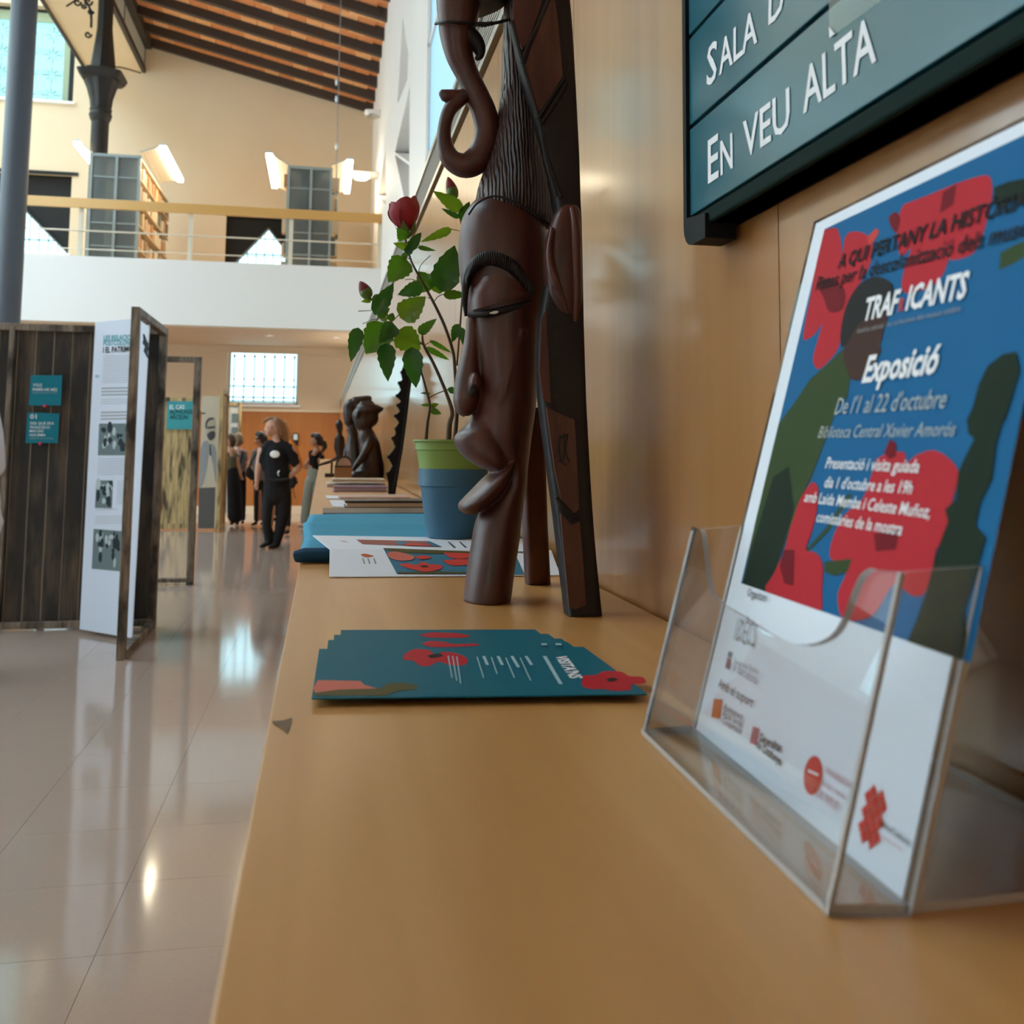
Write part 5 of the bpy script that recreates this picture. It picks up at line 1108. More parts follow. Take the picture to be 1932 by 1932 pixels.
# ================================================================== potted hibiscus
YPOT = onZ(850, 1013, TOP+0.0222).y
pc_ = onY(853, 1000, YPOT); rT, rB = 0.0, 0.0
cxp = onY(855, 900, YPOT).x
wat = lambda xl, y: abs(onY(xl, y, YPOT).x-cxp)
zat = lambda y: onY(850, y, YPOT).z
z0p = TOP+0.0225
M_pb = mat('blue_plastic', (0.022, 0.11, 0.20), 0.5); M_pg = mat('lime_plastic', (0.17, 0.27, 0.045), 0.5); M_soil = mat('dark_soil', (0.03, 0.02, 0.012), 0.9)
hb = empty('potted_hibiscus', (cxp, YPOT, z0p), 'hibiscus plant with one red flower in a green and blue plastic pot', 'plant')
rb_, rm, rt_ = wat(806, 1005), wat(793, 905), wat(790, 884)
zb_, zr_, ztp = z0p, zat(917), zat(884)
o = MB().lathe([(0, 0), (rb_, 0), (rb_+(rm-rb_)*0.98, zr_-zb_), (rm+0.003, zr_-zb_+0.001), (rt_, ztp-zb_), (rt_-0.003, ztp-zb_), (rt_-0.004, ztp-zb_-0.02), (0, ztp-zb_-0.02)], (cxp, YPOT, zb_), 48).build('outer_pot', M_pb, hb); shade_auto(o, 30)
rg0, rg1, rg2 = wat(792, 884), wat(785, 845), wat(781, 830); zg1_, zg2_ = zat(850), zat(830)
o = MB().lathe([(rg0-0.004, ztp-0.03), (rg1-0.001, zg1_), (rg1+0.001, zg1_+0.001), (rg2-0.002, zg2_-0.004), (rg2+0.002, zg2_-0.003), (rg2+0.002, zg2_), (rg2-0.004, zg2_), (rg2-0.006, zg2_-0.012), (0, zg2_-0.014)], (cxp, YPOT, 0), 48).build('inner_pot', M_pg, hb); shade_auto(o, 30)
MB().lathe([(rg2-0.006, zg2_-0.0115), (0, zg2_-0.010)], (cxp, YPOT, 0), 24).build('soil', M_soil, hb)
M_stem = mat('brown_stem', (0.075, 0.045, 0.025), 0.6, var=0.3); M_gstem = mat('green_stem', (0.07, 0.10, 0.02), 0.5)
def leafmat(name, c):
    m, t, N, L, b = nt(name); b.inputs['Base Color'].default_value = c+(1,); b.inputs['Roughness'].default_value = 0.28
    tr = N.new('ShaderNodeBsdfTranslucent'); tr.inputs[0].default_value = (c[0]*2.4, c[1]*2.0, c[2]*0.8, 1); mx = N.new('ShaderNodeMixShader'); mx.inputs[0].default_value = 0.35
    tc = N.new('ShaderNodeTexCoord'); nz = N.new('ShaderNodeTexNoise'); nz.inputs['Scale'].default_value = 45; L.new(tc.outputs['Object'], nz.inputs[0]); bp = N.new('ShaderNodeBump'); bp.inputs['Strength'].default_value = 0.35; bp.inputs['Distance'].default_value = 0.002; L.new(nz.outputs[0], bp.inputs['Height']); L.new(bp.outputs[0], b.inputs['Normal'])
    L.new(b.outputs[0], mx.inputs[1]); L.new(tr.outputs[0], mx.inputs[2]); L.new(mx.outputs[0], N['Material Output'].inputs[0]); MATS[name] = m; return m
LM = [leafmat('leaf_green', (0.045, 0.135, 0.012)), leafmat('leaf_dark', (0.018, 0.085, 0.018)), leafmat('leaf_lime', (0.08, 0.165, 0.012))]
def stem(pts, Yo=0.0, m=M_stem, name='stem'):
    q = spline(pts, 4); MB().tube([onY(a, b, YPOT+Yo+d) for a, b, r, d in q], [r*PX(YPOT) for a, b, r, d in q], 7).build(name, m, hb, smooth=True)
stem([(846, 836, 5.5, -0.02), (848, 800, 5, -0.02), (853, 776, 4, -0.02), (839, 734, 3.2, -0.025), (818, 686, 3, -0.03), (799, 650, 2.6, -0.03), (797, 626, 1.6, -0.03)])
stem([(803, 836, 3.5, 0.0), (806, 800, 3.2, 0.0), (811, 767, 2.6, 0.0), (805, 739, 2.4, 0.0), (796, 706, 2.0, 0.0), (790, 690, 1.4, 0.0)])
stem([(857, 836, 4.5, 0.02), (862, 770, 4, 0.02), (858, 695, 3.4, 0.02), (854, 661, 3.2, 0.02), (838, 613, 3.0, 0.01), (818, 571, 2.8, 0.0), (800, 538, 2.4, 0.0), (786, 513, 2.2, 0.0), (776, 493, 2.0, 0.0), (769, 470, 2.0, 0.0), (764, 446, 2.2, 0.0)])
stem([(799, 650, 2.0, -0.03), (775, 640, 1.8, -0.03), (754, 636, 1.8, -0.03), (741, 612, 1.8, -0.03), (730, 594, 1.8, -0.03), (712, 576, 1.6, -0.03), (698, 562, 1.8, -0.03)])
stem([(862, 690, 2, 0.05), (872, 560, 2, 0.05), (876, 470, 1.8, 0.05), (868, 412, 1.6, 0.05), (859, 376, 1.6, 0.05)])
for p in ([(811, 750, 1, 0.0), (826, 742, 1, 0.0), (848, 734, 1, 0)], [(806, 742, 0.9, 0), (794, 742, 0.8, 0)], [(773, 488, 0.8, 0), (760, 487, 0.8, 0)], [(797, 535, 0.9, 0), (778, 527, 0.8, 0), (764, 528, 0.8, 0)], [(789, 517, 0.8, 0), (794, 500, 0.8, 0), (812, 482, 0.8, 0)], [(818, 570, 0.9, 0), (826, 560, 0.9, 0), (836, 555, 0.9, 0)], [(816, 565, 0.8, 0), (806, 561, 0.8, 0)], [(741, 606, 1, -0.03), (752, 594, 1, -0.03)],
          [(730, 598, 0.8, -0.03), (705, 603, 0.7, -0.03), (684, 611, 0.7, -0.03)], [(745, 622, 0.8, -0.03), (740, 640, 0.7, -0.03), (728, 650, 0.7, -0.03)], [(720, 585, 0.8, -0.03), (700, 586, 0.7, -0.03), (676, 587, 0.9, -0.03)], [(797, 640, 0.8, -0.03), (798, 628, 0.8, -0.03)], [(850, 432, 0.8, 0.04), (870, 436, 0.8, 0.05)], [(754, 636, 0.8, -0.03), (750, 624, 0.7, -0.03), (758, 622, 0.7, -0.03)], [(800, 652, 0.8, -0.03), (812, 645, 0.7, -0.03), (822, 645, 0.7, -0.03)]):
    stem(p, m=M_gstem if p[0][1] < 640 else M_stem, name='petiole')
rl_ = random.Random(11)
def leaf(b, t, w, dY=0.0, m=None, curl=0.15, tilt=None):
    B = onY(b[0], b[1], YPOT+dY); d2 = rl_.uniform(-0.025, 0.02) if tilt is None else tilt
    T = onY(t[0], t[1], YPOT+dY+d2); L_ = (T-B); ln = L_.length; u = L_.normalized(); W_ = w*PX(YPOT)/2
    view = (CAM-B).normalized(); s = u.cross(view).normalized(); nn = s.cross(u).normalized()
    if nn.dot(view) < 0: nn = -nn
    n_ = 11; vs = []; fs = []
    for i in range(n_+1):
        t_ = i/n_; wd = W_*1.02*(math.sin(math.pi*min(1, t_**0.62))**0.8 if 0 < t_ < 1 else 0.02)
        ser = 1+(0.09 if i % 2 else -0.05)*(1 if t_ > 0.25 else 0)
        z = curl*ln*(0.25*math.sin(math.pi*t_)-0.35*t_*t_)
        c = B+u*(ln*t_)+nn*z
        for k, f_ in enumerate((-1, -0.5, 0, 0.5, 1)):
            vs.append(c+s*(wd*f_*(ser if abs(f_) == 1 else 1))+nn*(abs(f_)*wd*0.28+0.05*wd*math.sin(5*t_*math.pi+f_*2)))
    for i in range(n_):
        for k in range(4): a = i*5+k; fs.append((a, a+1, a+6, a+5))
    o = MB().add(vs, fs).build('leaf', m or rl_.choice(LM), hb, smooth=True); return o
for b, t, w, dy, mi in (((766, 488), (733, 532), 46, 0.0, 0), ((832, 550), (858, 462), 52, -0.02, 1), ((806, 535), (866, 524), 44, 0.02, 2), ((812, 548), (790, 512), 40, 0.02, 0), ((797, 540), (751, 556), 28, -0.01, 1), ((836, 556), (882, 556), 18, 0.0, 0), ((755, 600), (803, 560), 44, -0.04, 2),
                       ((706, 594), (743, 534), 30, -0.045, 1), ((712, 598), (736, 581), 15, -0.04, 0), ((728, 610), (690, 668), 54, -0.04, 0), ((744, 612), (716, 646), 32, -0.05, 1), ((676, 618), (662, 682), 26, -0.04, 1), ((728, 648), (732, 718), 32, -0.05, 1),
                       ((748, 625), (794, 660), 46, -0.04, 2), ((776, 655), (785, 732), 36, -0.045, 1), ((790, 629), (823, 602), 19, -0.03, 0), ((810, 642), (853, 666), 9, -0.02, 0), ((803, 655), (849, 680), 11, -0.03, 0), ((865, 611), (853, 646), 19, 0.03, 1), ((872, 618), (874, 652), 13, 0.03, 1),
                       ((764, 452), (750, 430), 22, -0.01, 0), ((771, 468), (743, 459), 15, -0.01, 2), ((771, 472), (795, 438), 20, -0.01, 1), ((767, 480), (782, 452), 16, -0.015, 1), ((852, 432), (795, 456), 17, 0.03, 2), ((788, 466), (822, 473), 9, 0.0, 0), ((872, 396), (818, 361), 27, 0.04, 2), ((867, 411), (833, 393), 11, 0.04, 1), ((870, 417), (886, 380), 22, 0.04, 1),
                       ((812, 743), (794, 741), 6, 0.0, 0), ((812, 764), (794, 764), 6, 0.0, 0), ((812, 767), (828, 762), 9, -0.005, 2), ((812, 773), (833, 781), 12, -0.005, 0), ((845, 733), (866, 742), 12, 0.0, 1), ((868, 772), (876, 788), 8, 0.02, 0), ((700, 566), (682, 569), 9, -0.03, 2), ((704, 570), (712, 553), 10, -0.035, 0), ((758, 490), (770, 474), 12, -0.01, 0), ((732, 600), (716, 604), 12, -0.04, 2), ((735, 606), (742, 590), 14, -0.045, 0)):
    leaf(b, t, w, dy, LM[mi])
# flower and buds
M_pet = mat('crimson_petal', (0.27, 0.004, 0.018), 0.5, var=0.25, vscale=60); M_cal = mat('green_calyx', (0.08, 0.16, 0.02), 0.5)
fb_, ft_ = onY(767, 436, YPOT), onY(759, 374, YPOT); ax = (ft_-fb_); fl_ = ax.length; ax.normalize(); ex = ax.cross(Vector((0, 1, 0))).normalized(); ey = ax.cross(ex)
flw = MB().sphere(fb_+ax*fl_*0.45, (0.012, 0.012, 0.024), 12, 8).build('flower', M_pet, hb, smooth=True)
for k in range(5):
    th0 = 2*math.pi*k/5+0.4; vs = []; nI, nJ = 9, 7
    for i in range(nI+1):
        t_ = i/nI; r = (0.006+0.0175*math.sin(min(1, t_*1.15)*math.pi*0.66))*(1.0 if t_ < 0.8 else 1-0.5*(t_-0.8)); span = 0.95*(0.5+0.5*t_)
        for j in range(nJ+1):
            f_ = j/nJ*2-1; th = th0+f_*span; hh = fl_*(0.88+0.07*(k % 3))*(t_-0.10*t_*t_*f_*f_*2); rr = r*(1+0.06*math.sin(9*f_+k)*t_)+0.003*(f_ > 0)*t_
            vs.append(fb_+ax*hh+(ex*math.cos(th)+ey*math.sin(th))*rr)
    MB().add(vs, [(i*(nJ+1)+j, i*(nJ+1)+j+1, (i+1)*(nJ+1)+j+1, (i+1)*(nJ+1)+j) for i in range(nI) for j in range(nJ)]).build('petal', M_pet, flw, smooth=True)
for k in range(5):
    th = 2*math.pi*k/5; d = ex*math.cos(th)+ey*math.sin(th); s = ax.cross(d)
    MB().add([fb_-ax*0.012+s*0.003, fb_-ax*0.012-s*0.003, fb_+d*0.013+s*0.007, fb_+d*0.013-s*0.007, fb_+d*0.0185+ax*0.014], [(0, 1, 3, 2), (2, 3, 4)]).build('sepal', M_cal, flw)
st0 = onY(768, 378, YPOT-0.01); mb = MB(); mb.tube([fb_+ax*0.03, st0], 0.0012, 6)
for k in range(5): mb.sphere(st0+Vector((0.004*math.cos(k), 0.002, 0.004*math.sin(k*1.7))), 0.0014, 6, 5)
mb.build('stamen', mat('pale_pink', (0.7, 0.45, 0.45), 0.5), flw)
def bud(b, t, dY):
    B, T = onY(*b, YPOT+dY), onY(*t, YPOT+dY); o = MB().tube([B.lerp(T, q) for q in (0.35, 0.5, 0.7, 0.88, 1)], [0.0092, 0.0095, 0.0075, 0.0045, 0.0012], 10).build('bud', mat('dark_crimson', (0.16, 0.006, 0.02), 0.5), hb, smooth=True)
    MB().tube([B.lerp(T, q) for q in (0, 0.1, 0.3, 0.5)], [0.003, 0.0075, 0.0099, 0.0097], 10).build('bud_calyx', M_cal, o, smooth=True)
bud((697, 563), (679, 531), -0.03); bud((858, 377), (845, 334), 0.05)

# ================================================================== books and papers on the counter
def cbook(label, xl, xr, yb, yt, dep, zc, mcov, mpage, cov=0.0025):
    # front edge pixels: left/right x, bottom and top y; zc = height of its underside above the counter
    a = onZ(xl, yb, TOP+zc); b = onZ(xr, yb, TOP+zc); Y = a.y; th = max(0.004, onY(xl, yt, Y).z-TOP-zc); x1 = min(b.x, 0.312)
    e = empty('book', (a.x, Y+dep/2, TOP+zc), label, 'book', 'books lying on the counter')
    c = min(cov, th*0.3)
    MB().box((a.x, Y, TOP+zc), (x1, Y+dep, TOP+zc+c)).build('cover', mcov, e); MB().box((a.x, Y, TOP+zc+th-c), (x1, Y+dep, TOP+zc+th)).build('cover', mcov, e)
    MB().box((a.x+0.004, Y+0.003, TOP+zc+c), (x1-0.004, Y+dep-0.003, TOP+zc+th-c)).build('pages', mpage, e); return e, Y, TOP+zc+th
Pg = mat('page_edge', (0.62, 0.52, 0.45), 0.8, var=0.12, vscale=900, stretch=(0.02, 1, 1)); Pg2 = mat('grey_blue_pages', (0.30, 0.38, 0.50), 0.7); Pg3 = mat('lilac_pages', (0.45, 0.38, 0.55), 0.7)
Kb = mat('book_black', (0.012, 0.010, 0.012), 0.35); Kt = mat('book_tan', (0.50, 0.42, 0.32), 0.3); Kp = mat('book_purple', (0.12, 0.05, 0.12), 0.5); Kg = mat('book_cream', (0.55, 0.50, 0.42), 0.5); Kr = mat('book_rose', (0.52, 0.36, 0.30), 0.5)
cbook('large glossy book with grey blue pages next to the blue cloth', 609, 840, 976.5, 968, 0.20, 0.0, Kb, Pg2)
cbook('thick black covered book with cream pages behind the glossy one', 651, 840, 961, 945, 0.14, 0.0, Kb, Pg, 0.006)
e_, yy, zz = cbook('pale rose paperback lying behind the thick black book', 640, 774, 944.5, 938, 0.20, 0.0, Kr, Pg)
cbook('lilac paged book with purple covers in the middle of the row', 629, 731, 928, 919, 0.22, 0.0, Kp, Pg3)
cbook('cream hardback lying just before the kneeling carving, lower one', 615, 727, 919, 913, 0.28, 0.0, Kg, Pg)
cbook('tan hardback on top of the cream hardback before the kneeling carving', 626, 727, 909.3, 904.5, 0.24, 0.024, Kt, Pg)
for lb_, l in (('loose white paper under the thick black book, sticking out left', [(628, 956), (660, 957), (652, 944), (622, 944)]), ('loose white paper beside the rose paperback, sticking out left', [(616, 941), (642, 941), (640, 936), (615, 935)])):
    tag(MB().poly([onZ(x, y, TOP+0.0012) for x, y in l], n=(0, 0, 1), depth=0.0008).build('paper_sheet', I_paper), lb_, 'paper', 'loose papers among the books')

# ================================================================== black serrated carving
YK = 3.46
M_blk = mat('black_lacquer', (0.006, 0.006, 0.008), 0.6, 0.2)
bk = empty('serrated_carving', onY(739, 934, YK), 'tall black openwork carving with a toothed edge standing behind the flowerpot', 'carving'); bk.location.z = TOP
outl = [(733, 931), (746, 933), (750, 905), (756, 870), (762, 825), (768, 770), (775, 715), (780, 690), (774, 682), (763, 686), (757, 702), (760, 715), (752, 722), (757, 735), (748, 746), (757, 756), (749, 764), (755, 775), (745, 784), (753, 796), (746, 808), (747, 818), (740, 826), (746, 842), (741, 850), (732, 861), (741, 878), (735, 888), (729, 893), (733, 910)]
hol_ = [[(745, 848), (741, 862), (744, 872), (748, 858)], [(738, 892), (736, 908), (740, 918), (743, 900)], [(757, 765), (755, 775), (758, 780), (760, 770)], [(751, 800), (749, 814), (753, 818), (755, 806)]]
k3 = lambda l: [onY(x, min(y, 931.5), YK) for x, y in l]
mz = onY(739, 931.5, YK).z-TOP
sh = lambda l: [p-Vector((0, 0, mz*max(0, min(1, (1.6-p.z)/0.5)))) for p in k3(l)]
MB().poly(sh(outl), n=(0, 1, 0), depth=0.03).build('blade', M_blk, bk)
for y0, y1, x0, x1 in ((700, 925, 776, 742),): MB().tube(sh([(x0, y0), (766, 780), (757, 850), (x1, y1)]), 0.006, 6).build('spine_rib', M_blk, bk)
mb = MB()
for x, y in ((757, 702), (752, 722), (748, 746), (749, 764), (745, 784), (746, 808), (740, 826), (732, 861), (730, 893)): mb.sphere(sh([(x+2, y)])[0]+Vector((0, 0.01, 0)), 0.007, 8, 6)
tag(mb.build('beads', M_blk, bk, smooth=True), kind='stuff')

# ================================================================== kneeling couple carving, small totem, drum, chain
M_kn = woodmat('dark_carving', (0.012, 0.006, 0.005), (0.042, 0.017, 0.012), scale=(30, 30, 8), rough=0.38, coat=0.1, coatr=0.2, spec=0.4); YN = 5.3
kb = lambda pts, ry=None: pch(pts, YN, ry)
ky = lambda name, lab, chains, vox, mm: tag(blob(name, chains, mm, voxel=vox, smooth_it=2), lab, 'carving')
front = [kb([(694, 900, 17), (705, 893, 20), (700, 880, 20), (690, 886, 15), (678, 893, 10), (668, 897, 8)]), kb([(702, 882, 22), (700, 862, 21), (697, 840, 20), (692, 824, 17), (690, 812, 12), (688, 800, 12)]), kb([(688, 794, 19), (682, 785, 18), (698, 789, 17)]), kb([(672, 792, 5), (674, 800, 6), (680, 806, 7)]),
         kb([(700, 778, 14), (710, 772, 9), (716, 770, 4)]), kb([(690, 774, 16), (705, 774, 12), (718, 771, 3)]), kb([(686, 766, 10), (700, 763, 7)]), kb([(700, 828, 9, -0.03), (694, 845, 8, -0.05), (684, 862, 7, -0.06), (674, 876, 6, -0.05), (668, 884, 5, -0.05)]), kb([(706, 890, 18, 0.03), (712, 898, 9, 0.03), (716, 900, 6, 0.02)]), kb([(690, 898, 12, -0.03), (668, 899, 8, -0.03)]), kb([(675, 780, 4, -0.05), (674, 786, 3, -0.05)])]
fe = tag(empty('kneeling_carving', onY(692, 903, YN), None, None), 'dark wood carving of a kneeling figure wearing a wide brimmed hat', 'carving'); fe.location.z = TOP
bm1 = blob('figure', front, M_kn, fe, 0.006)
def clampz(e):
    for ch in e.children:
        for v in ch.data.vertices: v.co.z = max(v.co.z, 0.0003)
MB().loft([(onY(694, 780, YN), 0.060, 0.05), (onY(697, 774, YN), 0.072, 0.055), (onY(698, 769, YN), 0.074, 0.056), (onY(694, 764, YN), 0.055, 0.045), (onY(692, 760, YN), 0.03, 0.03)], 24).build('hat', M_kn, fe, smooth=True)
back = [pch(p, YN+0.22) for p in ([(670, 903, 14), (672, 880, 17), (670, 850, 17), (668, 832, 14), (666, 818, 10), (664, 805, 9)], [(660, 794, 11), (663, 780, 15), (660, 768, 13)], [(672, 762, 14), (690, 758, 12), (696, 752, 6)], [(664, 765, 13), (655, 775, 8), (652, 790, 4)], [(660, 838, 7), (654, 852, 6), (652, 864, 5), (662, 870, 5)], [(660, 806, 4), (656, 812, 3)])]
be = tag(empty('kneeling_carving', onY(668, 900, YN+0.22), None, None), 'dark wood carving with a tall headdress bending behind the hatted figure', 'carving'); be.location.z = TOP
blob('figure', back, M_kn, be, 0.006); MB().loft([(onY(676, 760, YN+0.22), 0.05, 0.04), (onY(686, 752, YN+0.22), 0.035, 0.035), (onY(690, 749, YN+0.22), 0.02, 0.03)], 18).build('headdress', M_kn, be, smooth=True)
clampz(fe); clampz(be)
YQ = 7.2
te = tag(empty('totem_carving', onY(641, 880, YQ), None, None), 'slim dark standing totem figure at the far end of the counter', 'carving'); te.location.z = TOP
blob('figure', [pch(p, YQ) for p in ([(641, 795, 4), (640, 800, 7), (641, 808, 6), (641, 816, 4.5), (640, 830, 7), (640, 850, 6.5), (641, 870, 7), (641, 882, 7)], [(634, 826, 3), (632, 845, 2.6), (636, 858, 2.6)], [(647, 826, 3), (649, 845, 2.6), (645, 858, 2.6)], [(636, 803, 2), (634, 806, 1.6)])], M_kn, te, 0.006)
c = onY(641, 884, YQ); MB().box((c.x-0.035, YQ-0.035, TOP), (c.x+0.035, YQ+0.035, TOP+0.04)).build('plinth', M_kn, te)
# carved box drum with arched lid
YR = 5.0; dr = empty('arched_box', onY(648, 904, YR), 'small brown box with a pale arched lid and dark beaded rim before the carving', 'box'); dr.location.z = TOP
x0, x1 = onY(631, 890, YR).x, onY(664, 890, YR).x; zl_ = onY(648, 880, YR).z; zt_ = onY(648, 862, YR).z
MB().box((x0, YR, TOP), (x1, YR+0.12, zl_)).build('body', mat('cardboard_brown', (0.30, 0.16, 0.08), 0.7), dr, bevel=0.002)
xm, rr = (x0+x1)/2+0.004, (x1-x0)/2*0.92
ar = [(xm-rr*math.cos(t), YR+0.004, zl_+(zt_-zl_)*math.sin(t)) for t in [i*math.pi/14 for i in range(15)]]
MB().poly(ar, n=(0, 1, 0), depth=0.11).build('lid', mat('pale_rose_lid', (0.48, 0.34, 0.28), 0.6), dr)
MB().tube(ar, 0.005, 6).build('lid_rim', M_kn, dr)
mb = MB()
for i in range(11): mb.sphere((x0+(x1-x0)*(i+0.5)/11, YR-0.003, zl_), 0.0045, 8, 6)
tag(mb.build('bead_row', M_kn, dr, smooth=True), kind='stuff')
ptub = lambda pts, Y, r, n=6: MB().tube([onY(x, y, Y) for x, y in spline(pts, 4)], r, n)
YV = 5.6
cn = empty('beaded_branch', onY(626, 892, YV), 'thin dark knobbly twig ornament sticking out past the counter edge', 'ornament'); cn.location.z = TOP
ptub([(600, 877, ), (612, 875), (622, 872), (630, 866), (640, 862)], YV, 0.006).build('twig', M_kn, cn)
mb = MB()
for i in range(9): mb.sphere(onY(603+3.6*i, 877-1.2*i, YV-0.004), 0.008, 8, 6)
tag(mb.build('knobs', M_kn, cn, smooth=True), kind='stuff')
q = onY(626, 872, YV); MB().tube([q, (q.x, q.y, TOP)], 0.007, 6).build('prop', M_kn, cn); q = onY(620, 886, YV); MB().box((q.x-0.02, YV-0.02, TOP), (q.x+0.04, YV+0.03, TOP+0.02)).build('foot', M_kn, cn)
# ================================================================== people
M_skin = mat('skin_fair', (0.50, 0.27, 0.19), 0.55); M_skin2 = mat('skin_tan', (0.42, 0.21, 0.13), 0.55)
def cl(name, c, r=0.8): return mat('cloth_'+name, c, r, 0.2, var=0.12, vscale=14)
def person(label, Y, parts, foot, group=None):
    e = empty('person', (onY(foot[0], foot[1], Y).x, Y, 0), label, 'person', group)
    for name, chains, m, vox in parts:
        ch = []
        for c in chains:
            fl_ = None
            if isinstance(c, tuple): c, fl_ = c
            ch.append(pch(c, Y, fl_))
        # keep everything on or above the floor
        ch = [[((p[0], p[1], max(p[2], (min(r) if isinstance(r, tuple) else r))), r) for p, r in c] for c in ch]
        blob(name, ch, m, e, vox, 2)
    return e
def fingers(px, py, dx, dy, r=1.1, spread=1.0, dY=0.0):
    # palm and five fingers as pixel chains; (dx,dy) points along the hand
    L_ = math.hypot(dx, dy); ux, uy = dx/L_, dy/L_; vx, vy = -uy, ux; out = [[(px, py, r*2.6, dY), (px+ux*L_*0.45, py+uy*L_*0.45, r*2.5, dY)]]
    for k, (o, l) in enumerate(((-1.5, 0.9), (-0.5, 1.02), (0.5, 0.98), (1.5, 0.8))):
        bx, by = px+ux*L_*0.4+vx*o*r*1.7*spread, py+uy*L_*0.4+vy*o*r*1.7*spread
        out.append([(bx, by, r, dY), (bx+ux*L_*0.3*l, by+uy*L_*0.3*l, r*0.95, dY-0.006), (bx+ux*L_*0.58*l, by+uy*L_*0.58*l, r*0.8, dY+0.004)])
    out.append([(px+ux*1+vx*2.4*r, py+uy*1+vy*2.4*r, r*1.1, dY), (px+ux*L_*0.35+vx*4.2*r, py+uy*L_*0.35+vy*4.2*r, r*0.95, dY-0.01), (px+ux*L_*0.55+vx*4.4*r, py+uy*L_*0.55+vy*4.4*r, r*0.8, dY-0.012)])
    return out
# --- woman in the black uniform
Y1 = 13.09
w1 = person('blonde woman in a black uniform with a round white badge, hand on her pocket', Y1, [
    ('body', [[(513, 800, 10.5), (511, 808, 10.5, -0.01), (510, 815, 8, -0.01)], [(516, 803, 11), (517, 811, 10)], [(501, 809, 2.6), (500, 812, 1.8)], [(505, 817, 3.5), (503, 818, 1.5)], [(519, 818, 6.5), (521, 828, 7), (522, 838, 8)], [(522, 836, 9), (524, 900, 14)],
              [(549, 848, 8.5), (557, 866, 7.5), (562, 884, 6.2), (553, 893, 5.2), (545, 900, 4.2)], [(494, 852, 8), (489, 878, 7), (486, 895, 5.4), (485, 910, 4.2)], [(520, 910, 12), (512, 960, 9), (505, 1015, 5)], [(532, 910, 12), (534, 960, 9), (527, 1018, 5)]]+fingers(485, 912, -1.5, 13, 1.2)+fingers(545, 900, -8, 5, 1.1), M_skin, 0.0085),
    ('polo_shirt', [([(508, 842, 12), (522, 845, 15), (538, 845, 12)], 0.8), [(503, 848, 11), (497, 860, 10), (494, 870, 9)], [(544, 847, 10.5), (553, 862, 10), (557, 873, 9)], ([(518, 858, 22), (520, 875, 23), (522, 892, 23), (523, 904, 23)], 0.75), ([(508, 862, 14), (506, 878, 14)], 0.9)], cl('uniform', (0.010, 0.010, 0.012)), 0.011),
    ('collar', [[(510, 836, 3), (514, 842, 3), (520, 850, 2.4)], [(534, 836, 3.2), (530, 842, 3), (523, 850, 2.4)], [(534, 834, 3), (527, 829, 3), (519, 830, 2.5)]], MATS['cloth_uniform'], 0.011),
    ('trousers', [([(522, 906, 23), (522, 920, 24), (521, 932, 23)], 0.72), ([(511, 932, 14), (506, 962, 12.5), (504, 995, 9.5), (507, 1016, 7.5), (506, 1023, 7)], 0.95), ([(535, 930, 14.5), (534, 965, 13), (528, 1000, 10), (523, 1020, 8), (522, 1026, 7.5)], 0.95)], cl('trousers', (0.012, 0.011, 0.012)), 0.011),
    ('shoe', [[(507, 1024, 5.5), (499, 1028, 4.5, -0.06), (492, 1031, 3.4, -0.10)]], M_black, 0.010), ('shoe', [[(522, 1029, 5.5), (514, 1032, 4.6, -0.08), (508, 1034, 3.4, -0.12)]], M_black, 0.010),
    ('hair', [[(519, 797, 10.5, 0.03), (526, 801, 11, 0.04), (532, 812, 9.5, 0.04), (537, 825, 7, 0.03), (541, 836, 4, 0.02)], [(515, 792, 7, 0.0), (507, 791, 4.5, -0.02), (501, 793, 3, -0.02), (495, 798, 1.6, -0.02)], [(527, 814, 8, 0.04), (531, 828, 6, 0.04)], [(523, 795, 8, -0.03), (527, 806, 5, -0.04), (530, 820, 4, -0.03)]], mat('hair_blonde', (0.22, 0.105, 0.045), 0.6, var=0.35, vscale=60, stretch=(1, 1, 0.2)), 0.010)], (515, 1030))
c = onY(518.5, 857, Y1-0.155); c.z = c.z; MB().loft([(c+Vector((0, 0, -0.045)), 0.012, 0.003)]+[(c+Vector((0, -0.004*math.cos(t), 0.045*math.sin(t))), 0.055*math.cos(t)+0.006, 0.012) for t in (-1.1, -0.6, 0, 0.6, 1.1)]+[(c+Vector((0, 0, 0.045)), 0.012, 0.003)], 16).build('badge', mat('badge_white', (0.85, 0.85, 0.86), 0.4), w1)
for x, dy_ in ((505.5, 0.072), (512.5, 0.084)): cc_ = onY(x, 806, Y1-dy_); MB().sphere(cc_, (0.011, 0.006, 0.006), 8, 6).build('eye', M_dark, w1)
cc_ = onY(507.5, 816, Y1-0.066); MB().sphere(cc_, (0.018, 0.008, 0.006), 8, 6).build('mouth', mat('lip_rose', (0.40, 0.12, 0.10), 0.5), w1)
for p in ([(527, 888), (524, 893), (526, 898)],): MB().tube([onY(x, y, Y1-0.17) for x, y in p], 0.007, 6).build('key_clip', M_alu, w1)
MB().tube([onY(x, y, Y1-0.155) for x, y in ((500, 905), (512, 906), (524, 906), (536, 905), (544, 903))], 0.018, 6).build('belt', M_black, w1)
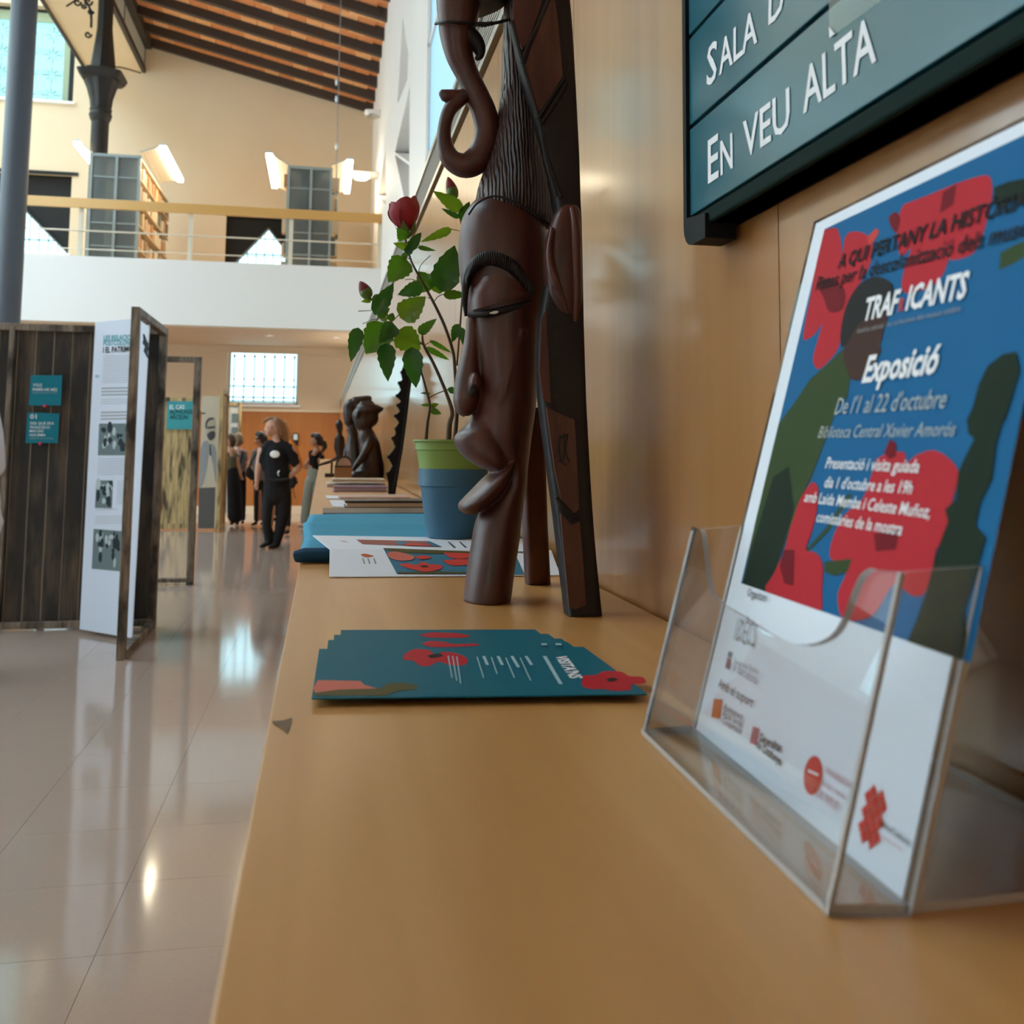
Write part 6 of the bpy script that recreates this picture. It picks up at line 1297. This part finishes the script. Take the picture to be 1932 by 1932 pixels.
# --- person in orange hidden behind her, with a black bag
Y2_ = 15.2
w2 = person('person in an orange long sleeved top mostly hidden behind the uniformed woman', Y2_, [
    ('body', [[(532, 806, 8), (531, 813, 7)], [(532, 818, 4.5), (533, 830, 5)], [(534, 832, 6), (534, 890, 11)], [(533, 890, 9), (532, 940, 7), (531, 995, 4.5)], [(541, 890, 9), (543, 940, 7), (543, 995, 4.5)], [(552, 887, 2.6), (546, 888, 2.4)]]+fingers(548, 887.5, -8, 1.5, 0.9), M_skin2, 0.010),
    ('orange_top', [([(522, 838, 8), (534, 838, 9), (548, 838, 7)], 0.8), [(549, 838, 6.8), (556, 850, 6.3), (563, 866, 5.6), (567, 879, 5.2), (559, 885, 4.6), (551, 887, 3.8)], ([(534, 846, 15), (535, 870, 15), (535, 896, 15)], 0.7)], cl('orange', (0.62, 0.21, 0.04)), 0.012),
    ('trousers', [([(535, 898, 15), (535, 912, 15)], 0.7), [(531, 910, 8), (531, 950, 7), (530, 990, 5.5)], [(542, 910, 8), (543, 950, 7), (543, 990, 5.5)]], cl('black_jeans', (0.014, 0.014, 0.016)), 0.012),
    ('shoe', [[(530, 1003, 4), (525, 1005, 3.2, -0.08)]], M_black, 0.012), ('shoe', [[(543, 1003, 4), (539, 1005, 3.2, -0.08)]], M_black, 0.012),
    ('hair', [[(534, 801, 8), (537, 808, 7.5), (540, 818, 5)], [(530, 799, 6)], [(541, 812, 4.5), (546, 826, 2.5)]], mat('hair_sandy', (0.40, 0.20, 0.07), 0.6), 0.010)], (535, 1004))
MB().tube([onY(x, y, Y2_-0.12) for x, y in spline([(561, 862), (559, 866), (554, 868)], 3)], 0.022, 8).build('wrist_band', M_black, w2)
bg = tag(empty('shoulder_bag', onY(552, 940, Y2_-0.05), None, None), 'black shoulder bag with dangling straps beside the orange top', 'bag'); bg.location.z = onY(552, 942, Y2_-0.05).z
blob('bag_body', [pch([(545, 893, 7), (549, 905, 9), (550, 914, 8)], Y2_-0.12, 0.6), pch([(556, 903, 4), (560, 911, 2.5)], Y2_-0.12)], M_black, bg, 0.012); MB().tube([onY(x, y, Y2_-0.12) for x, y in spline([(552, 914), (554, 926), (557, 941)], 4)], 0.016, 6, flat=0.4).build('strap', M_black, bg)
MB().tube([onY(x, y, Y2_-0.13) for x, y in spline([(547, 892), (545, 870), (541, 845), (538, 836)], 4)], 0.012, 6).build('shoulder_strap', M_black, bg)
# --- woman with black top and sage trousers
Y3_ = 16.75
w3p = person('dark haired woman with a ponytail, black top and wide sage trousers', Y3_, [
    ('body', [[(594, 829, 7), (592, 836, 6)], [(597, 830, 7)], [(586, 832, 1.6), (585, 834, 1.2)], [(597, 842, 4), (598, 850, 4.5)], [(598, 850, 6), (592, 858, 7)], [(606, 858, 4.8), (604, 866, 4.4), (595, 874, 3.8), (584, 880, 3.2), (576, 883, 2.8)], [(590, 856, 4.4), (584, 866, 3.8), (577, 876, 3)], [(590, 880, 7), (590, 960, 5)], [(585, 985, 3)], [(598, 985, 3)]]+fingers(577, 880, -7, 1, 0.9), M_skin2, 0.009),
    ('black_top', [([(588, 855, 6), (596, 856, 7.5), (603, 857, 6)], 0.8), [(603, 858, 6), (607, 863, 5.4)], ([(591, 862, 9), (592, 874, 9), (593, 882, 9.5)], 0.8)], cl('black_top', (0.010, 0.009, 0.011)), 0.010),
    ('wide_trousers', [([(591, 889, 10.5), (591, 900, 11.5), (590, 908, 12)], 0.8), [(585, 908, 9.5), (580, 940, 9), (577, 965, 8.5), (575, 982, 8)], [(597, 908, 10), (600, 940, 10), (598, 965, 10), (596, 982, 9.5)]], cl('sage', (0.27, 0.31, 0.28)), 0.011),
    ('shoe', [[(575, 990, 3.2), (567, 991, 2.6, -0.04), (563, 992, 2.0, -0.05)]], mat('shoe_cream', (0.60, 0.58, 0.52), 0.6), 0.010), ('shoe', [[(584, 992, 3.2), (575, 993, 2.8, -0.1), (570, 994, 2.2, -0.12)]], MATS['shoe_cream'], 0.010),
    ('hair', [[(598, 825, 8.5), (602, 830, 8), (604, 836, 6)], [(592, 822, 6)], [(605, 836, 4), (611, 838, 5), (613, 843, 4.5), (609, 850, 3.4)], [(612, 834, 3), (614, 838, 3)]], mat('hair_black', (0.012, 0.009, 0.009), 0.5), 0.009)], (583, 992))
MB().sphere(onY(588, 829.5, Y3_-0.05), (0.006, 0.01, 0.006), 8, 6).build('eye', M_dark, w3p)
# --- dark haired person in grey top behind the uniformed woman
Y4_ = 16.9
w4 = person('dark haired person in glasses and grey top seen behind the uniformed woman', Y4_, [
    ('body', [[(489, 827, 7), (486, 833, 6)], [(482, 830, 1.6), (481, 832, 1.2)], [(490, 838, 4.4), (492, 848, 5)], [(491, 850, 6), (491, 900, 9)], [(480, 858, 4.5), (473, 872, 4), (468, 884, 3.4)], [(488, 905, 7), (488, 980, 4)], [(496, 905, 7), (497, 980, 4)]]+fingers(468, 884, -5, 6, 0.9), M_skin2, 0.010),
    ('grey_top', [([(481, 855, 7), (492, 853, 8), (502, 855, 7)], 0.8), [(481, 857, 6), (477, 866, 5.6), (475, 872, 5.2)], ([(489, 864, 12), (488, 880, 12.5), (489, 900, 13)], 0.75)], cl('grey', (0.20, 0.19, 0.20)), 0.011),
    ('trousers', [([(490, 904, 12), (490, 915, 12)], 0.7), [(486, 915, 7), (485, 950, 6), (484, 980, 5)], [(497, 915, 7), (498, 950, 6), (498, 980, 5)]], MATS['cloth_black_jeans'], 0.012),
    ('shoe', [[(483, 987, 3.2), (478, 989, 2.6, -0.06), (475, 990, 2, -0.08)]], M_black, 0.010), ('shoe', [[(498, 986, 3.2), (493, 988, 2.6, -0.06)]], M_black, 0.010),
    ('hair', [[(492, 822, 8.5), (497, 827, 8), (500, 834, 6)], [(487, 819, 5)]], MATS['hair_black'], 0.009)], (490, 988))
MB().tube([onY(x, y, Y4_-0.09) for x, y in ((482, 827), (486, 827.5), (492, 827))], 0.010, 6).build('glasses', M_black, w4)
b4 = tag(empty('shoulder_bag', onY(473, 905, Y4_-0.1), None, None), 'rounded black bag hanging at the hip of the grey topped person', 'bag'); b4.location.z = onY(473, 906, Y4_-0.1).z
blob('bag_body', [pch([(470, 886, 5), (471, 894, 7.5), (477, 900, 6.5), (482, 902, 4)], Y4_-0.1, 0.6)], M_black, b4, 0.011); MB().tube([onY(x, y, Y4_-0.13) for x, y in spline([(470, 882), (476, 868), (484, 856), (490, 848)], 4)], 0.012, 6).build('strap', M_black, b4)
# --- two women from behind at the left
Y5_ = 17.2
w5 = person('short haired woman in a grey tee with a dark sling strap, seen from behind', Y5_, [
    ('body', [[(449, 829, 6.5), (448, 836, 6)], [(450, 842, 4), (451, 850, 4.5)], [(452, 850, 6), (453, 895, 8)], [(463, 868, 3.8), (466, 882, 3.2), (464, 896, 2.8)], [(445, 866, 3.8), (449, 882, 3.4), (456, 896, 2.8)], [(450, 900, 6), (450, 980, 4)], [(457, 900, 6), (457, 980, 4)]]+fingers(464, 897, -3, 7, 0.85)+fingers(456, 897, 2, 7, 0.85), M_skin, 0.010),
    ('grey_tee', [([(445, 855, 6), (453, 853, 7), (461, 855, 6)], 0.8), [(461, 857, 5.4), (463, 866, 5)], [(445, 857, 5.4), (444, 866, 5)], ([(453, 862, 10), (453, 876, 10), (453, 888, 10)], 0.75)], cl('tee_grey', (0.16, 0.16, 0.18)), 0.011),
    ('trousers', [([(453, 892, 10), (453, 905, 10.5)], 0.75), [(449, 905, 6.5), (449, 945, 6), (449, 978, 5)], [(458, 905, 6.5), (458, 945, 6), (458, 978, 5)]], MATS['cloth_black_jeans'], 0.012),
    ('shoe', [[(449, 985, 3), (447, 986, 2.6, -0.06)]], M_black, 0.010), ('shoe', [[(458, 985, 3), (457, 986, 2.6, -0.06)]], M_black, 0.010),
    ('hair', [[(450, 824, 8), (451, 830, 8), (449, 837, 6)], [(445, 823, 5)], [(454, 833, 6)]], mat('hair_ash', (0.20, 0.14, 0.075), 0.6, var=0.3), 0.009)], (453, 986))
MB().tube([onY(x, y, Y5_-0.10) for x, y in spline([(459, 852), (456, 864), (452, 876), (446, 888)], 4)], 0.016, 6).build('sling_strap', M_black, w5)
Y6_ = 16.95
w6 = person('woman in an olive sleeveless top and long black skirt beside the plank wing', Y6_, [
    ('body', [[(435, 829, 6.5), (434, 836, 6)], [(436, 842, 4), (437, 850, 4.5)], [(438, 850, 6), (438, 895, 8)], [(446, 862, 4), (449, 878, 3.6), (452, 892, 3), (455, 900, 2.6)], [(429, 862, 4), (428, 880, 3.4), (430, 895, 2.8)], [(436, 900, 6), (436, 984, 4)], [(443, 900, 6), (443, 984, 4)]]+fingers(455, 900, 4, 6, 0.85)+fingers(430, 896, 1, 7, 0.85), M_skin2, 0.010),
    ('olive_top', [([(432, 858, 5.6), (438, 858, 7), (445, 860, 5.4)], 0.8), ([(438, 866, 9.5), (438, 880, 9.5), (438, 890, 10)], 0.8)], cl('olive', (0.10, 0.085, 0.05)), 0.011),
    ('long_skirt', [([(439, 888, 10.5), (441, 910, 12.5), (443, 945, 13.5), (444, 972, 14.5)], 0.85)], cl('skirt', (0.009, 0.009, 0.010)), 0.012),
    ('shoe', [[(438, 987, 3), (436, 988, 2.6, -0.05)]], M_black, 0.010), ('shoe', [[(448, 987, 3), (447, 988, 2.6, -0.05)]], M_black, 0.010),
    ('hair', [[(436, 825, 7.5), (438, 832, 7.5), (438, 840, 5.5)]], mat('hair_brown', (0.07, 0.035, 0.018), 0.6), 0.009)], (443, 986))
# --- person at the left edge, only the white shirt hem shows
Y7_ = 6.1
fx = lambda l: [tuple([q[0]-77]+list(q[1:])) for q in l]
w7 = person('person in a loose white shirt cut off by the left edge of the picture', Y7_, [
    ('body', [fx([(0, 640, 36), (0, 668, 32)]), fx([(0, 690, 18), (0, 720, 18)]), fx([(0, 720, 28), (0, 900, 40)]), fx([(50, 760, 17), (58, 830, 15), (58, 880, 12), (54, 935, 10)]), fx([(-50, 760, 17), (-58, 830, 15), (-58, 880, 12), (-54, 935, 10)]), fx([(-20, 960, 26), (-22, 1100, 18), (-22, 1240, 11)]), fx([(20, 960, 26), (22, 1100, 18), (22, 1240, 11)])]+[fx(c) for c in fingers(54, 940, -3, 38, 3.4)]+[fx(c) for c in fingers(-54, 940, 3, 38, 3.4)], M_skin2, 0.0095),
    ('white_shirt', [(fx([(-36, 750, 22), (0, 745, 26), (36, 750, 22)]), 0.8), fx([(46, 760, 22), (58, 820, 22), (64, 880, 20)]), fx([(-46, 760, 22), (-58, 820, 22), (-64, 880, 20)]), (fx([(0, 800, 56), (2, 880, 60), (6, 950, 62), (12, 985, 58)]), 0.7), fx([(56, 960, 16), (68, 985, 14), (70, 1000, 9)])], cl('white', (0.62, 0.60, 0.62)), 0.012),
    ('trousers', [(fx([(0, 960, 46), (0, 1000, 44)]), 0.7), fx([(-22, 1010, 30), (-24, 1110, 25), (-24, 1225, 20)]), fx([(22, 1010, 30), (24, 1110, 25), (24, 1225, 20)])], cl('denim', (0.03, 0.045, 0.09)), 0.012),
    ('shoe', [fx([(-24, 1262, 14), (-22, 1268, 11, -0.1), (-20, 1272, 9, -0.16)])], M_black, 0.012), ('shoe', [fx([(24, 1262, 14), (26, 1268, 11, -0.1), (28, 1272, 9, -0.16)])], M_black, 0.012),
    ('hair', [fx([(0, 622, 36), (2, 640, 37), (4, 665, 30)])], MATS['hair_brown'], 0.011)], (-72, 1270))
